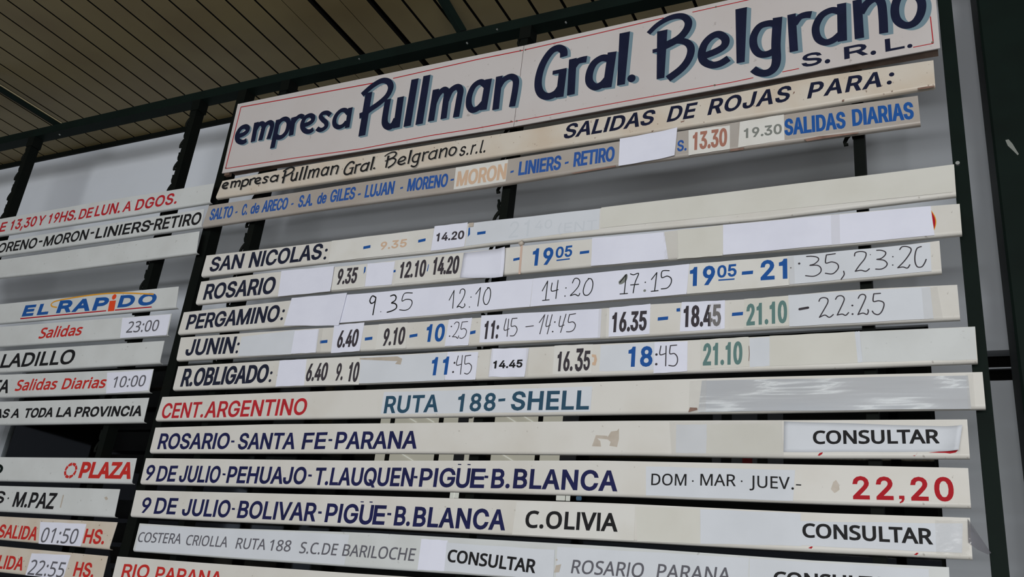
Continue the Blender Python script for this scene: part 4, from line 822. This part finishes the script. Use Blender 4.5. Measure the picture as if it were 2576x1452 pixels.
r = board('timetable_board', [(455, 849.4), (738, 830), (837.5, 824), (1080, 808.5), (1189, 801), (1522, 776), (1636.6, 765.5), (1872.7, 754), (2140, 729), (2408, 716.8)],
          [(442.5, 909), (792.8, 889), (1080, 877), (1358, 861), (1606.6, 848), (1773, 838), (1984.5, 826), (2415.5, 805)], M_white,
          'board reading JUNIN with printed and handwritten times from 6.40 to 22:25', G1)
lettering(r, [T('JUNIN', (463.6, 895.5), (586, 889.3), 41, 43, .035, .03), ('dot', 599.8, 865.6, 4), ('dot', 595.3, 885.5, 4)], M_ink)
paper(r, [(599, 896.6), (733, 891.7), (741.9, 830.5), (607.7, 848)], M_paper_b, 1)
paper(r, [(731.9, 890.4), (795, 887.5), (802.7, 828), (741.9, 832)], M_paper, 2)
paper(r, [(793, 888), (806, 886), (812, 828), (800, 830)], M_tape, 4, 'clear_tape')
lettering(r, [('dash', 805, 861, 824, 859, 7.5), ('dash', 918, 853.5, 937, 851, 7.5), ('dash', 1030.4, 846.5, 1050.4, 843, 7.5), ('dash', 1183, 838, 1196.6, 835, 8)], M_blue, 'printed_dash', LET)
p = paper(r, [(832.5, 889), (904.6, 883.5), (917, 812), (841, 818)], M_paper, 2); lettering(p, [T('6.40', (846, 876), (898, 872), 43.5, 44.5, .03)], M_dgrey, 'printed_time', YP(2))
p = paper(r, [(944, 880), (1021, 876), (1026, 811), (953, 816)], M_paper_w, 1); lettering(p, [T('9.10', (961, 871), (1015.5, 866.5), 44, 44.5, .03)], M_dgrey, 'printed_time', YP(1))
lettering(r, [T('10', (1068.7, 861), (1115.5, 859), 45, 45, .055)], M_blue, 'printed_time', LET)
p = paper(r, [(1118.4, 871.5), (1178, 869), (1188, 799.6), (1129.6, 804.6)], M_paper, 2)
h = MB(); hand(h, [[(335, 1110), (355, 1090), (382, 1100), (375, 1150), (345, 1205), (315, 1240)], [(315, 1240), (350, 1240), (368, 1255), (380, 1230)], [(470, 1085), (415, 1090)], [(415, 1090), (402, 1160), (435, 1155), (458, 1180), (445, 1230), (412, 1255), (388, 1250)]], (1060, 540), .0030, YP(2), dots=[(305, 1135), (287, 1233)]); h.flat('handwriting', M_dgrey, p)
p = paper(r, [(1206, 862), (1509.7, 850), (1513.4, 777), (1211, 794)], M_paper, 1, nx=16)
lettering(p, [T('11:', (1215.3, 854), (1252.5, 852), 46, 46.5, .03)], M_dgrey, 'printed_time', YP(1))
h = MB(); hand(h, [[(860, 1055), (838, 1168), (890, 1158)], [(885, 1060), (868, 1235)], [(970, 1050), (920, 1055)], [(920, 1055), (910, 1130), (952, 1130), (970, 1170), (940, 1225), (900, 1230)], [(1058, 1138), (1135, 1128)], [(1195, 1095), (1250, 1015)], [(1250, 1015), (1200, 1210)], [(1282, 1020), (1262, 1130), (1305, 1120)], [(1325, 1015), (1275, 1210)],
                   [(1410, 1030), (1395, 1130), (1445, 1120)], [(1465, 1010), (1410, 1195)], [(1562, 1005), (1500, 1015)], [(1500, 1015), (1488, 1090), (1535, 1088), (1560, 1120), (1542, 1168), (1505, 1188), (1470, 1188)]], (1060, 540), .0032, YP(1), dots=[(1352, 1090), (1330, 1187)]); h.flat('handwriting', M_dgrey, p)
paper(r, [(1504, 852), (1524, 850), (1527, 775), (1507, 777)], M_tape, 4, 'clear_tape')
p = paper(r, [(1530.8, 848), (1633.9, 840.6), (1636.4, 764.8), (1533.3, 774.8)], M_paper, 1); lettering(p, [T('16.35', (1538, 837), (1626, 831.5), 50.5, 50, .03)], M_dgrey, 'printed_time', YP(1))
lettering(r, [('dash', 1655, 803, 1681, 800.5, 8.5), ('poly', [(1701.7, 784.5), (1701.7, 776.5), (1711, 775), (1711, 784)]), ('dash', 1841.6, 791.5, 1869.4, 789, 8.5)], M_blue, 'printed_dash', LET)
p = paper(r, [(1710, 835), (1823, 827.7), (1824, 756), (1715, 761)], M_paper, 2); lettering(p, [T('18.45', (1718.6, 824), (1813.5, 820.5), 54, 55, .03)], M_dgrey, 'printed_time', YP(2))
paper(r, [(1786, 829), (1813, 827), (1812, 762), (1784, 765)], M_tape, 5, 'clear_tape')
p = paper(r, [(1871, 825), (1984, 820), (1984, 744), (1872, 753)], M_paper_c, 1); lettering(p, [T('21.10', (1877.6, 820), (1980.5, 812.5), 54.5, 57, .03)], M_green_ink, 'printed_time', YP(1))
p = paper(r, [(1985.7, 822), (2348.4, 802), (2339.7, 721.7), (1983, 742.9)], M_paper_b, 2, nx=18)
h = MB(); hand(h, [[(500, 75), (515, 48), (550, 38), (585, 50), (590, 85), (560, 145), (505, 238)], [(505, 238), (560, 215), (605, 238), (645, 210)], [(668, 55), (690, 25), (730, 20), (755, 45), (745, 90), (685, 215)], [(685, 215), (735, 205), (770, 218), (800, 190)], [(898, 45), (915, 15), (945, 5), (970, 20), (965, 60), (895, 210)],
                   [(895, 210), (945, 195), (985, 208), (1000, 180), (995, 160)], [(1122, -5), (1055, 0)], [(1055, 0), (1050, 75), (1105, 70), (1150, 85), (1158, 120), (1135, 180), (1100, 210), (1060, 200), (1040, 175)]], (1936, 740), .0034, YP(2), dots=[(838, 118), (840, 205)])
hand(h, [[(305, 155), (388, 140)]], (1936, 740), .0075, YP(2), sm=False); h.flat('handwriting', M_dgrey, p)
paper(r, [(2325, 805), (2372, 801), (2358, 722), (2318, 726)], M_tape, 5, 'clear_tape')

r = board('timetable_board', [(448.2, 922), (702.9, 907), (881.7, 897.3), (1000, 892.5), (1238, 878.6), (1580, 862.5), (1760.9, 855.3), (2140, 835.4), (2452.8, 822)],
          [(433.3, 983), (683, 974.8), (906.6, 967), (1213, 956), (1500, 946), (1872.7, 934), (2140, 926.5), (2460, 914)], M_white,
          'board reading R.OBLIGADO with pasted times from 6.40 to 21.10', G1)
lettering(r, [T('R.OBLIGADO', (452.4, 973.5), (670, 962.4), 46, 46.5, .04, .03), ('dot', 682.5, 938.3, 4), ('dot', 678.8, 958, 4)], M_ink)
paper(r, [(693, 973), (767.5, 969.8), (772.4, 903.5), (704, 907)], M_paper, 1)
p = paper(r, [(765, 970), (902.9, 967.8), (908, 899.8), (772, 903)], M_paper_w, 2); lettering(p, [T('6.40', (767.5, 960), (820.5, 957.5), 44.5, 45.5, .03), T('9.', (842, 958.5), (861, 957), 44, 44, .03), T('10', (873, 960), (899, 961.5), 48, 51, .03)], M_dgrey, 'printed_time', YP(2))
paper(r, [(903, 965), (1118, 957), (1124, 888), (908, 898)], M_paper_b, 1)
lettering(r, [('poly', [(905, 901), (1000, 897), (1012, 903), (1008, 918), (994, 916), (1000, 909), (905, 905)])], M_stain, 'torn_tape', YP(1))
lettering(r, [T('11', (1082, 945.5), (1124.5, 943), 46.5, 46, .055)], M_blue, 'printed_time', YP(1))
p = paper(r, [(1118.9, 956.5), (1196, 955.7), (1203.4, 886), (1126, 886)], M_paper, 2)
h = MB(); hand(h, [[(858, 145), (840, 235), (890, 228)], [(900, 140), (880, 330)], [(985, 138), (930, 145)], [(930, 145), (925, 225), (965, 220), (992, 250), (980, 300), (950, 328), (920, 320)]], (940, 860), .0032, YP(2), dots=[(820, 215, .0038), (805, 308, .0038)]); h.flat('handwriting', M_dgrey, p)
p = paper(r, [(1229.4, 949), (1320, 949), (1331.3, 876), (1238, 878)], M_paper, 2, wav=.003, nx=14, nz=6, label='crumpled taped slip printed 14.45'); lettering(p, [T('14.45', (1240.6, 928.5), (1314.5, 925.5), 19.5, 20, .04)], M_blk, 'printed_time', YP(2) - .0028)
paper(r, [(1228, 949), (1236, 948), (1242, 877), (1234, 878)], M_tape, 6, 'clear_tape'); paper(r, [(1320, 949), (1328, 948), (1332, 876), (1325, 877)], M_tape, 6, 'clear_tape')
p = paper(r, [(1390, 942), (1488, 939), (1492, 866), (1395, 870)], M_paper_w, 1); lettering(p, [T('16.', (1399.6, 935), (1440, 933.5), 50, 50, .03), T('3', (1445, 935), (1465, 934), 58, 58, .03), T('5', (1466.5, 932.5), (1483, 932), 50, 50, .03)], M_dgrey, 'printed_time', YP(1))
lettering(r, [('poly', [(1489, 892), (1499, 893), (1502, 905), (1498, 920), (1490, 919), (1490, 913), (1494, 911), (1495, 900), (1489, 898)])], M_tan, 'faded_lettering', YP(1))
p = paper(r, [(1507.5, 935), (1645, 931), (1646, 862), (1511, 869)], M_paper_b, 1); lettering(p, [T('18', (1579, 923.5), (1641, 922.5), 51, 51.5, .055)], M_blue, 'printed_time', YP(1))
p = paper(r, [(1644, 940), (1728.6, 934.5), (1729.8, 859), (1646.6, 861.5)], M_paper, 2)
h = MB(); hand(h, [[(655, 690), (645, 775), (700, 765)], [(708, 690), (703, 890)], [(815, 680), (752, 685)], [(752, 685), (745, 765), (790, 765), (820, 800), (820, 855), (790, 890), (735, 885)]], (1500, 700), .0034, YP(2), dots=[(610, 775, .004), (608, 873, .004)]); h.flat('handwriting', M_dgrey, p)
p = paper(r, [(1762, 929), (1884, 923), (1883, 848), (1762, 855)], M_paper_c, 2); lettering(p, [T('21.10', (1768, 920.5), (1867.5, 917), 56, 58, .03)], M_green_ink, 'printed_time', YP(2))
lettering(r, [('poly', [(1883, 908.7), (1884.6, 890), (1883.4, 871), (1884.8, 871), (1886, 890), (1884.4, 909)])], M_rust, 'stain', YP(3))
paper(r, [(1886, 924), (1936, 921), (1936, 848), (1886, 851)], M_paper_b, 1); paper(r, [(1936, 922), (2160, 913), (2150, 835), (1936, 846)], M_paper_c, 2, nx=16)
paper(r, [(2158, 913), (2170, 912), (2163, 834), (2150, 835)], M_paper_b, 3); paper(r, [(2170, 912), (2457, 905), (2452, 823), (2164, 835)], M_cool, 1, 'paper_label')

r = board('timetable_board', [(408.4, 999), (683, 988.5), (940, 980.5), (1312.7, 967), (1500, 960.9), (1900, 949), (2140, 943.5), (2471.4, 936.3)],
          [(389.8, 1060), (1000, 1051), (1580, 1042.4), (1872.7, 1040), (2035.4, 1037), (2480, 1029.8)], M_white,
          'board with red lettering, a dark teal route number and a strip of shiny grey film', G1)
lettering(r, [T('CENT.', (403.5, 1053), (509.5, 1050.5), 38, 40, .022), T('ARGENTINO', (512.8, 1051.5), (768, 1044), 41, 42.5, .022)], M_red)
paper(r, [(958, 1042), (1485, 1036), (1490, 973), (966, 987)], M_paper_b, 1, nx=18, label='pale blue strip under the teal lettering')
lettering(r, [T('RUTA', (964.8, 1040.5), (1100.5, 1037), 44, 44.5, .03, track=22), T('188', (1148.7, 1036.5), (1245, 1034), 45, 45.5, .03, track=30), ('dash', 1254.3, 1007.5, 1271.5, 1006, 7), T('SHELL', (1284, 1033), (1481, 1031), 48, 49, .035, track=20)], M_teal, y=YP(1))
paper(r, [(1756, 1037), (2443, 1029), (2435, 945), (1766, 958)], M_gtape, 1, 'film_strip', 'shiny grey plastic film over the far end', wav=.002, nx=40, nz=8)
paper(r, [(1733, 1038), (1775, 1037), (1778, 956), (1735, 960)], M_tape, 6, 'clear_tape'); paper(r, [(2436, 1030), (2454, 1029), (2448, 940), (2430, 943)], M_tape, 6, 'clear_tape')
lettering(r, [('poly', [(1732, 1038), (1755, 1032), (1754, 1027), (1736, 1026)])], M_rust, 'stain', YP(6))

r = board('timetable_board', [(391, 1076), (683, 1067.5), (1000, 1065), (1580, 1058.8), (2140, 1057), (2433, 1055.5)],
          [(375.4, 1140.7), (1000, 1141), (1580, 1145), (1798, 1149.5), (2010.5, 1153), (2440, 1154.5)], M_white,
          'board reading ROSARIO-SANTA FE-PARANA in navy, with a curled paper CONSULTAR at its end', G1)
lettering(r, [T('ROSARIO', (394.8, 1130.5), (573, 1130), 40, 41, .03), ('dash', 581.5, 1111, 590, 1111, 5), T('SANTA', (596, 1131), (739.5, 1130.5), 41.5, 42, .03), T('FE', (757.5, 1131), (817, 1130), 42, 43, .03), ('dash', 826.5, 1107.5, 836, 1107.5, 5.5), T('PARANA', (840.7, 1130.5), (1047, 1129.3), 44, 45.5, .03)], M_navy2)
lettering(r, [('poly', [(1489, 1123), (1499, 1095), (1528, 1097), (1529, 1106), (1502, 1103), (1510, 1110), (1512, 1124)]), ('poly', [(1533, 1122), (1536, 1112), (1526, 1104), (1537, 1086), (1552, 1084), (1557, 1078), (1557, 1105), (1552, 1125)])], M_stain, 'torn_sticker')
paper(r, [(1700, 1140), (1776, 1141), (1779, 1068), (1701, 1069)], M_paper_b, 1); paper(r, [(1775, 1141), (1970, 1143), (1966, 1066), (1778, 1068)], M_paper_c, 1)
paper(r, [(1690, 1147), (1972, 1150), (1968, 1060), (1684, 1062)], M_tape, 4, 'clear_tape', wav=.001)
lettering(r, [('poly', [(2057, 1146), (2062, 1140), (2070, 1138), (2068, 1143), (2061, 1147)]), ('poly', [(2296, 1146.5), (2303, 1146), (2309, 1138), (2305, 1144), (2301, 1148)]), ('poly', [(2335, 1139), (2411, 1132), (2404, 1139), (2390, 1141.5), (2378, 1140)])], M_dred, 'covered_lettering', -.0005)
p = paper(r, [(1970.8, 1137.8), (2412, 1137), (2421, 1075), (1972, 1060.5)], M_paper_b, 2, curl=.022, c0=.88, nx=34, nz=6, label='pasted paper reading CONSULTAR, its end curling off')
lettering(p, [T('CONSULTAR', (2045.3, 1118), (2364, 1116.5), 34, 36, .035, font='N')], M_blk, y=YP(2))

r = board('timetable_board', [(367, 1153), (920, 1159.3), (1499, 1159), (2140, 1171.3), (2435.4, 1178)],
          [(351.6, 1218.7), (920, 1231.7), (1540, 1249), (2040, 1267.5), (2184, 1272.5), (2442.8, 1279)], M_white,
          'board starting 9 DE JULIO-PEHUAJO in navy, with a large red 22,20 at its end', G1)
lettering(r, [T('9', (362, 1208.5), (383.5, 1209), 39, 39, .03), T('DE', (391.3, 1212), (439, 1212), 40, 40.5, .03), T('JULIO', (447.7, 1213), (549.5, 1215.5), 41.5, 43, .03), ('dash', 560, 1193.5, 567.5, 1194, 5), T('PEHUAJO', (567.7, 1215.5), (766.5, 1219), 42.5, 44, .03), ('dash', 775.6, 1196.5, 784.5, 1197, 5.5),
              T('T.LAUQUEN', (788, 1220.5), (1037, 1224.5), 44, 48, .03), ('dash', 1041, 1200.5, 1050.5, 1201, 6), T('PIG', (1052.8, 1225), (1142, 1226.5), 47, 49, .03), T('U', (1144.5, 1227.5), (1179, 1228), 50, 50, .035), T('E', (1181, 1228), (1217, 1228.5), 49.5, 49.5, .035), ('dash', 1219, 1200, 1228.5, 1200.5, 6.5),
              ('dash', 1152, 1168.7, 1160.5, 1169, 2.6), ('dash', 1176, 1169, 1184, 1169.3, 2.8), T('B.', (1234, 1228.8), (1281.5, 1229), 49.5, 50, .035), T('BLANCA', (1289.6, 1229), (1552, 1236.8), 50, 53, .035, track=20)], M_navy2)
p = paper(r, [(1625, 1247), (1995, 1261), (2000, 1183), (1625, 1174)], M_paper_b, 1, nx=14)
lettering(p, [T('DOM', (1638, 1221), (1726.5, 1222.5), 29, 29.5, .012, font='N'), ('dot', 1742.9, 1210.8, 2.2), T('MAR', (1761.5, 1222), (1851, 1224), 29.5, 30, .012, font='N'), ('dot', 1865.8, 1211.3, 2.2), T('JUEV', (1885.7, 1226.5), (1987, 1231.5), 30, 31, .012, font='N'), ('dot', 1994, 1229.5, 3.2), ('dash', 2002.5, 1220, 2015.5, 1220.8, 3)], M_blk, y=YP(1))
lettering(r, [('poly', [(2090, 1231), (2096, 1213), (2103, 1208), (2110, 1218), (2112, 1232), (2105, 1238), (2099, 1241)])], M_stain, 'adhesive_stain')
lettering(r, [T('22', (2146, 1256.5), (2248.5, 1258.8), 58.5, 59, .045, track=60), T('20', (2292.5, 1260), (2401.5, 1262), 60, 61.5, .045, track=60), ('poly', [(2261.8, 1256), (2261.5, 1247.5), (2275, 1247.5), (2275.5, 1257), (2272, 1263.5), (2264, 1267), (2263, 1264), (2268, 1260), (2268.5, 1256)])], M_dred)

r = board('timetable_board', [(342, 1233.6), (920, 1247.3), (1540, 1266), (2040, 1290), (2440, 1303)],
          [(327, 1300.7), (528, 1311), (920, 1327.5), (1540, 1361), (2040, 1389), (2446.6, 1408.5)], M_white,
          'board starting 9 DE JULIO-BOLIVAR, with CONSULTAR paper and loose plastic film at its end', G1)
lettering(r, [T('9', (351.6, 1290.8), (374, 1291.5), 39.5, 39.5, .03), T('DE', (385.6, 1293), (440, 1294.8), 41, 41.5, .03), T('JULIO', (455, 1297.5), (574.5, 1302.5), 42.5, 44, .03), ('dash', 583.6, 1280.5, 591, 1281, 5), T('BOLIVAR', (595, 1303.5), (791.5, 1312.5), 44, 47.5, .03), ('dash', 800.5, 1289.5, 809.5, 1290, 6),
              T('PIG', (815.4, 1314), (897, 1318), 47.5, 49.5, .03), T('U', (900.5, 1319), (934, 1320.5), 50, 50, .035), T('E', (935.5, 1320), (966, 1321), 49.5, 49.5, .035), ('dash', 907, 1262.8, 915, 1263, 2.6), ('dash', 929.5, 1263.3, 937.5, 1263.6, 2.8), ('dash', 974.5, 1293.5, 984.5, 1294, 6),
              T('B.', (989.4, 1322.5), (1030, 1324), 49.5, 50, .035), T('BLANCA', (1037.4, 1325), (1269.5, 1335), 50.5, 53, .035, track=20)], M_navy2)
p = paper(r, [(1288, 1345), (1595, 1360), (1598, 1272), (1300, 1263)], M_paper_w, 1, nx=14); lettering(p, [T('C.OLIVIA', (1319.9, 1328), (1553, 1338.5), 43.5, 47, .035, font='N', track=20)], M_blk, y=YP(1))
paper(r, [(1603, 1362), (1762, 1368), (1761, 1279), (1598, 1275)], M_paper_c, 1); p0 = paper(r, [(1762, 1368), (2016, 1374), (2014, 1292), (1761.5, 1281)], M_paper_b, 2)
p = paper(r, [(2014.3, 1372.7), (2420, 1392), (2422, 1318), (2014, 1311.9)], M_paper_b, 3, nx=16, label='pasted paper reading CONSULTAR, flat'); lettering(p, [T('CONSULTAR', (2018.7, 1352.5), (2347, 1371), 36, 41, .035, font='N')], M_blk, y=YP(3))
paper(r, [(2356, 1394), (2440, 1398), (2438, 1312), (2352, 1309)], M_tape, 6, 'clear_tape', wav=.0012, nx=14, nz=6)
lettering(r, [('poly', [(2033, 1379), (2041, 1375), (2045, 1376), (2041, 1381)]), ('poly', [(2299, 1396), (2306, 1391), (2311, 1391.5), (2306, 1397)])], M_dred, 'covered_lettering', -.0005)
q = [un(*p_) for p_ in ((2434, 1306), (2444, 1322), (2470, 1362), (2493, 1394), (2486, 1397), (2460, 1385), (2436, 1366))]
v = []
for i, P in enumerate(q): v.append((P.x, -.006 - [0, .012, .022, .012, .004, .002, 0][i], P.z))
v.append((q[6].x + .01, -.004, q[6].z + .02)); mesh('film_flap', v, [(0, 1, 7), (1, 2, 7), (2, 3, 4, 5, 7), (5, 6, 7), (6, 0, 7)], M_flap, r, True, 'loose clear plastic film peeling off the end')

r = board('timetable_board', [(351, 1317), (528, 1328), (920, 1340.4), (1540, 1375), (2040, 1410), (2387, 1427.4)],
          [(333.4, 1387.7), (628, 1409), (920, 1429), (1272.7, 1453), (1800, 1489), (2392, 1527)], M_cool,
          'board covered in papers, with grey slanted lettering RUTA 188 and S.C.DE BARILOCHE', G1)
lettering(r, [T('COSTERA', (345, 1363.5), (453, 1369), 24.5, 26, .012, .06, 'N'), T('CRIOLLA', (465.8, 1371.5), (570, 1377.5), 25.5, 27, .012, .06, 'N'), T('RUTA', (591.8, 1380.5), (666, 1384), 27, 27.5, .012, .06, 'N'), T('188', (675, 1385.5), (729, 1388.5), 27.5, 28.5, .012, .06, 'N'),
              T('S.C.DE', (752, 1392), (845.5, 1398), 28.5, 29.5, .014, .08, 'N'), T('BARILOCHE', (860, 1398.7), (1041, 1412), 29.5, 31.5, .014, .08, 'N')], M_grey, y=YP(1))
paper(r, [(340, 1385), (866, 1421), (879, 1345), (354, 1322)], M_paper_b, 0, nx=14); paper(r, [(1050, 1434), (1118, 1437), (1126, 1360), (1060, 1356)], M_paper, 0, nx=12)
p = paper(r, [(1118, 1437), (1392, 1460), (1396, 1384), (1124, 1366)], M_paper_b, 2, nx=14, wav=.0018, label='wrinkled paper reading CONSULTAR in black')
lettering(p, [T('CONSULTAR', (1124.8, 1413.5), (1346, 1443), 31.5, 34.5, .03, .05, 'N')], M_blk, y=YP(2) - .0016)
p = paper(r, [(1398, 1462), (1880, 1494), (1884, 1404), (1402, 1376)], M_paper_b, 1, nx=18); lettering(p, [T('ROSARIO', (1436, 1442.5), (1617, 1454), 34, 37, .02, .12, 'N', 10), T('PARANA', (1651, 1455), (1836, 1467), 36, 38, .02, .12, 'N', 14)], M_grey, y=YP(1))
lettering(r, [('dot', 1400.7, 1409, 2.4), ('poly', [(1394, 1441), (1399, 1423), (1412, 1420), (1407, 1440)])], M_stain, 'stain', YP(3))
p = paper(r, [(1885, 1494), (2340, 1522), (2336, 1432), (1886, 1406)], M_paper_b, 2, nx=14); lettering(p, [T('CONSULTAR', (1946, 1473), (2270, 1494), 35.5, 39, .035, font='N')], M_blk, y=YP(2))

r = board('timetable_board', [(295, 1400), (528, 1417.5), (920, 1444.8), (1540, 1483), (2440, 1550)], [(278, 1472), (920, 1534), (1540, 1583), (2444, 1660)], M_white,
          'lowest board of the wide column, its red lettering mostly out of view', G1)
lettering(r, [T('RIO', (303.6, 1453.5), (371, 1457), 34.5, 36, .03), T('PARANA', (388, 1460), (554, 1475), 34.5, 36.5, .03)], M_red2)

# ------------------------------------------------------------------ boards of the narrow column (they run on out of the photograph)
EX = .55
r = board('timetable_board', [(0, 551), (248.4, 507.7), (539, 461.7)], [(0, 594), (298, 548.5), (526.7, 511.8)], M_cool, 'board reading 13,30 Y 19 HS. DE LUN. A DGOS. in red', G2, EX)
lettering(r, [T('DE', (-24, 588), (11.5, 582), 24, 24.5, .03), T('13,30', (22.4, 580), (87.5, 569), 25.5, 26, .03), T('Y', (92, 568), (109, 566), 25, 25, .03), T('19', (118, 563.8), (144.5, 559), 25.5, 25.5, .03), T('HS.', (147, 560), (190, 553), 27, 27, .03), T('DE', (196, 552.5), (229, 547), 26, 26, .03), T('LUN.', (236, 545.3), (300, 536), 27.5, 28.5, .03),
              T('A', (306.8, 534), (327.5, 531), 26, 26, .03), T('DGOS.', (337.9, 530.3), (443, 512.5), 28, 29.5, .03, track=25)], M_red)
r = board('timetable_board', [(0, 607), (514, 526)], [(0, 645), (505.6, 572.6)], M_cool, 'board reading MORENO-MORON-LINIERS-RETIRO in plain black capitals', G2, EX)
lettering(r, [T('MORENO', (-32, 640.5), (88.5, 624), 24, 27, .03), ('dash', 98, 608.5, 107, 606.8, 4.5), T('MORON', (107.3, 621), (217.5, 603), 26, 27.5, .03), ('dash', 228, 587, 237, 585, 4.5), T('LINIERS', (238, 601), (374, 581.5), 27, 29, .03), ('dash', 376, 565, 387.6, 563, 4.8), T('RETIRO', (385, 580.3), (502, 564.5), 29.5, 32, .03, track=8)], M_blk)
r = board('timetable_board', [(0, 654), (223.6, 623), (502, 582)], [(0, 700), (139, 685), (493, 638.5)], M_cool, 'blank white board below the plain black MORENO-MORON-LINIERS-RETIRO board', G2, EX)
r = board('timetable_board', [(0, 765.7), (449.7, 721)], [(0, 815), (442, 776.3)], M_cool, 'board with a blue and red block logo, yellow arc above and red underline', G2, EX)
lettering(r, [T('EL', (54, 797), (119.5, 791), 28.5, 28.5, .115, .05, track=70), T('RAP', (140.4, 788.5), (267, 779.5), 32, 33, .115, .05, track=65), T('DO', (294.5, 774.5), (389, 767), 31, 31, .115, .03, track=80)], M_blue, 'logo_letters', -.0004)
lettering(r, [('poly', [(271, 784), (287, 782.5), (291.5, 756), (276, 757.5)]), ('dot', 287.3, 747.3, 7.2)], M_orange, 'logo_letters', -.0006)
lettering(r, [('poly', [(51, 803.5), (51, 800.5), (267, 780.5), (267, 783.5)]), ('poly', [(289, 782), (289, 779), (381.4, 771), (381.4, 774)])], M_dred, 'logo_underline')
h = MB(); q = smooth_path(px_path([(143, 773.5), (131, 771), (130, 764), (148, 756), (223.6, 743.5), (298, 737.5), (387, 740.5)])); h.add(*stroke_vf(q, .0065, -.0007)); h.flat('logo_arc', M_yel, r)
r = board('timetable_board', [(0, 822.9), (432, 789.3)], [(0, 873), (420, 845.8)], M_cool, 'board with the red word Salidas and pasted grey time 23:00', G2, EX)
lettering(r, [T('Salidas', (95.7, 852.5), (202.5, 843.5), 27.5, 27.5, .045, .08, 'N')], M_red2)
p = paper(r, [(302, 851), (418.6, 843.5), (429, 791), (308, 800.5)], M_paper, 1); lettering(p, [T('23:00', (316.8, 838), (396, 833), 28.5, 28.5, .012, font='N')], M_grey, 'printed_time', YP(1))
r = board('timetable_board', [(0, 883.7), (413.7, 857.6)], [(0, 938), (401, 915.4)], M_cool, 'board with black heavy capitals ending LADILLO', G2, EX)
lettering(r, [T('SALADILLO', (-56, 929.5), (182, 916), 34.5, 37.5, .05, .02, 'N')], M_blk)
r = board('timetable_board', [(0, 943.4), (386.3, 928.4)], [(0, 1001), (374, 988.4)], M_cool, 'board with red words Salidas Diarias and pasted grey time 10:00', G2, EX)
lettering(r, [T('TA', (-26, 991.5), (18.5, 989.5), 35, 35, .05, 0, 'N')], M_blk)
lettering(r, [T('Salidas', (36, 984), (139, 979.8), 28, 28, .045, .08, 'N'), T('Diarias', (153.5, 980), (262.5, 976.3), 28, 28.5, .045, .08, 'N')], M_red2)
p = paper(r, [(267, 990.6), (372.7, 982.5), (385, 931), (269.6, 938)], M_paper, 1); lettering(p, [T('10:00', (280.7, 976), (362.5, 972.2), 28, 28.5, .012, font='N')], M_grey, 'printed_time', YP(1))
r = board('timetable_board', [(0, 1011), (375, 1001)], [(0, 1069.6), (360, 1064)], M_cool, 'board reading A TODA LA PROVINCIA in small black heavy capitals', G2, EX)
lettering(r, [T('AS', (-16, 1052.5), (19.5, 1051.5), 23, 23, .07, .03), T('A', (26, 1052), (46, 1051.5), 23.5, 23.5, .07, .03), T('TODA', (57.6, 1052), (130.5, 1049.5), 24.5, 24.5, .07, .03), T('LA', (139.6, 1050), (178, 1048.8), 25, 25, .07, .03), T('PROVINCIA', (185.8, 1049.5), (354, 1047.3), 25.5, 27, .07, .03, track=20)], M_blk)
r = board('timetable_board', [(0, 1150.3), (344, 1153)], [(0, 1210.5), (330.4, 1218)], M_cool, 'board with a broken red ring emblem and a red heavy word at its end', G2, EX)
lettering(r, [T('O', (-34, 1193), (3, 1195), 27, 27, .06)], M_green)
lettering(r, [T('PLAZA', (196, 1203), (327, 1205.5), 41, 43, .085, .03)], M_red2)
h = MB(); Pc = un(177.6, 1184); sx, sz = scale_at(Pc)
for i in range(8):
    a0 = i * math.pi / 4 + .12; q = [(Pc.x + math.cos(a0 + j * .14) * 12.5 / sx * 1.04 + math.sin(a0 + j * .14) * .001, Pc.z + math.sin(a0 + j * .14) * 17 / sz) for j in range(6)]; h.add(*stroke_vf(q, (.0135, .0095), LET))
h.flat('ring_emblem', M_red2, r)
r = board('timetable_board', [(0, 1222.4), (302, 1231)], [(0, 1287.5), (287, 1302.5)], M_cool, 'board ending M.PAZ in black capitals, plain and scratched beyond', G2, EX)
lettering(r, [T('S', (-18, 1266), (7, 1267.5), 31, 31, .035), ('dot', 20.6, 1254, 2.6), T('M.PAZ', (29.8, 1275), (133, 1281.5), 37.5, 41, .035, .03)], M_blk)
lettering(r, [('poly', [(150, 1277), (158, 1245), (161, 1246), (153, 1278)]), ('poly', [(262, 1252), (268, 1249), (272, 1256), (266, 1259)])], M_stain, 'scratch')
r = board('timetable_board', [(0, 1299.4), (295.7, 1314.3)], [(0, 1358.5), (273.6, 1383.3)], M_cream, 'yellowish board with red SALIDA and HS. around pasted grey time 01:50', G2, EX)
lettering(r, [T('SALIDA', (-8, 1352), (89.5, 1360.3), 33, 34.5, .035), T('HS.', (207.3, 1367), (260, 1370), 37, 37, .035)], M_red2)
p = paper(r, [(97, 1368), (203, 1375), (217.7, 1318.5), (101.6, 1313)], M_paper, 1); lettering(p, [T('01:50', (99.5, 1364.5), (190, 1369), 37, 38, .008, .05, 'N')], M_grey, 'printed_time', YP(1))
r = board('timetable_board', [(0, 1374.5), (271.5, 1399.4)], [(0, 1440), (255, 1469)], M_cream, 'lowest board of the narrow column, red lettering around pasted grey time 22:55', G2, EX)
lettering(r, [T('SALIDA', (-48, 1427), (54.5, 1436), 33.5, 34.5, .035), T('HS.', (182.4, 1450), (233, 1454), 37, 37, .035)], M_red2)
p = paper(r, [(64, 1447), (158, 1458), (178, 1397), (80, 1392)], M_paper, 1); lettering(p, [T('22:55', (68.4, 1446), (157, 1453.5), 38, 38, .008, .05, 'N')], M_grey, 'printed_time', YP(1))
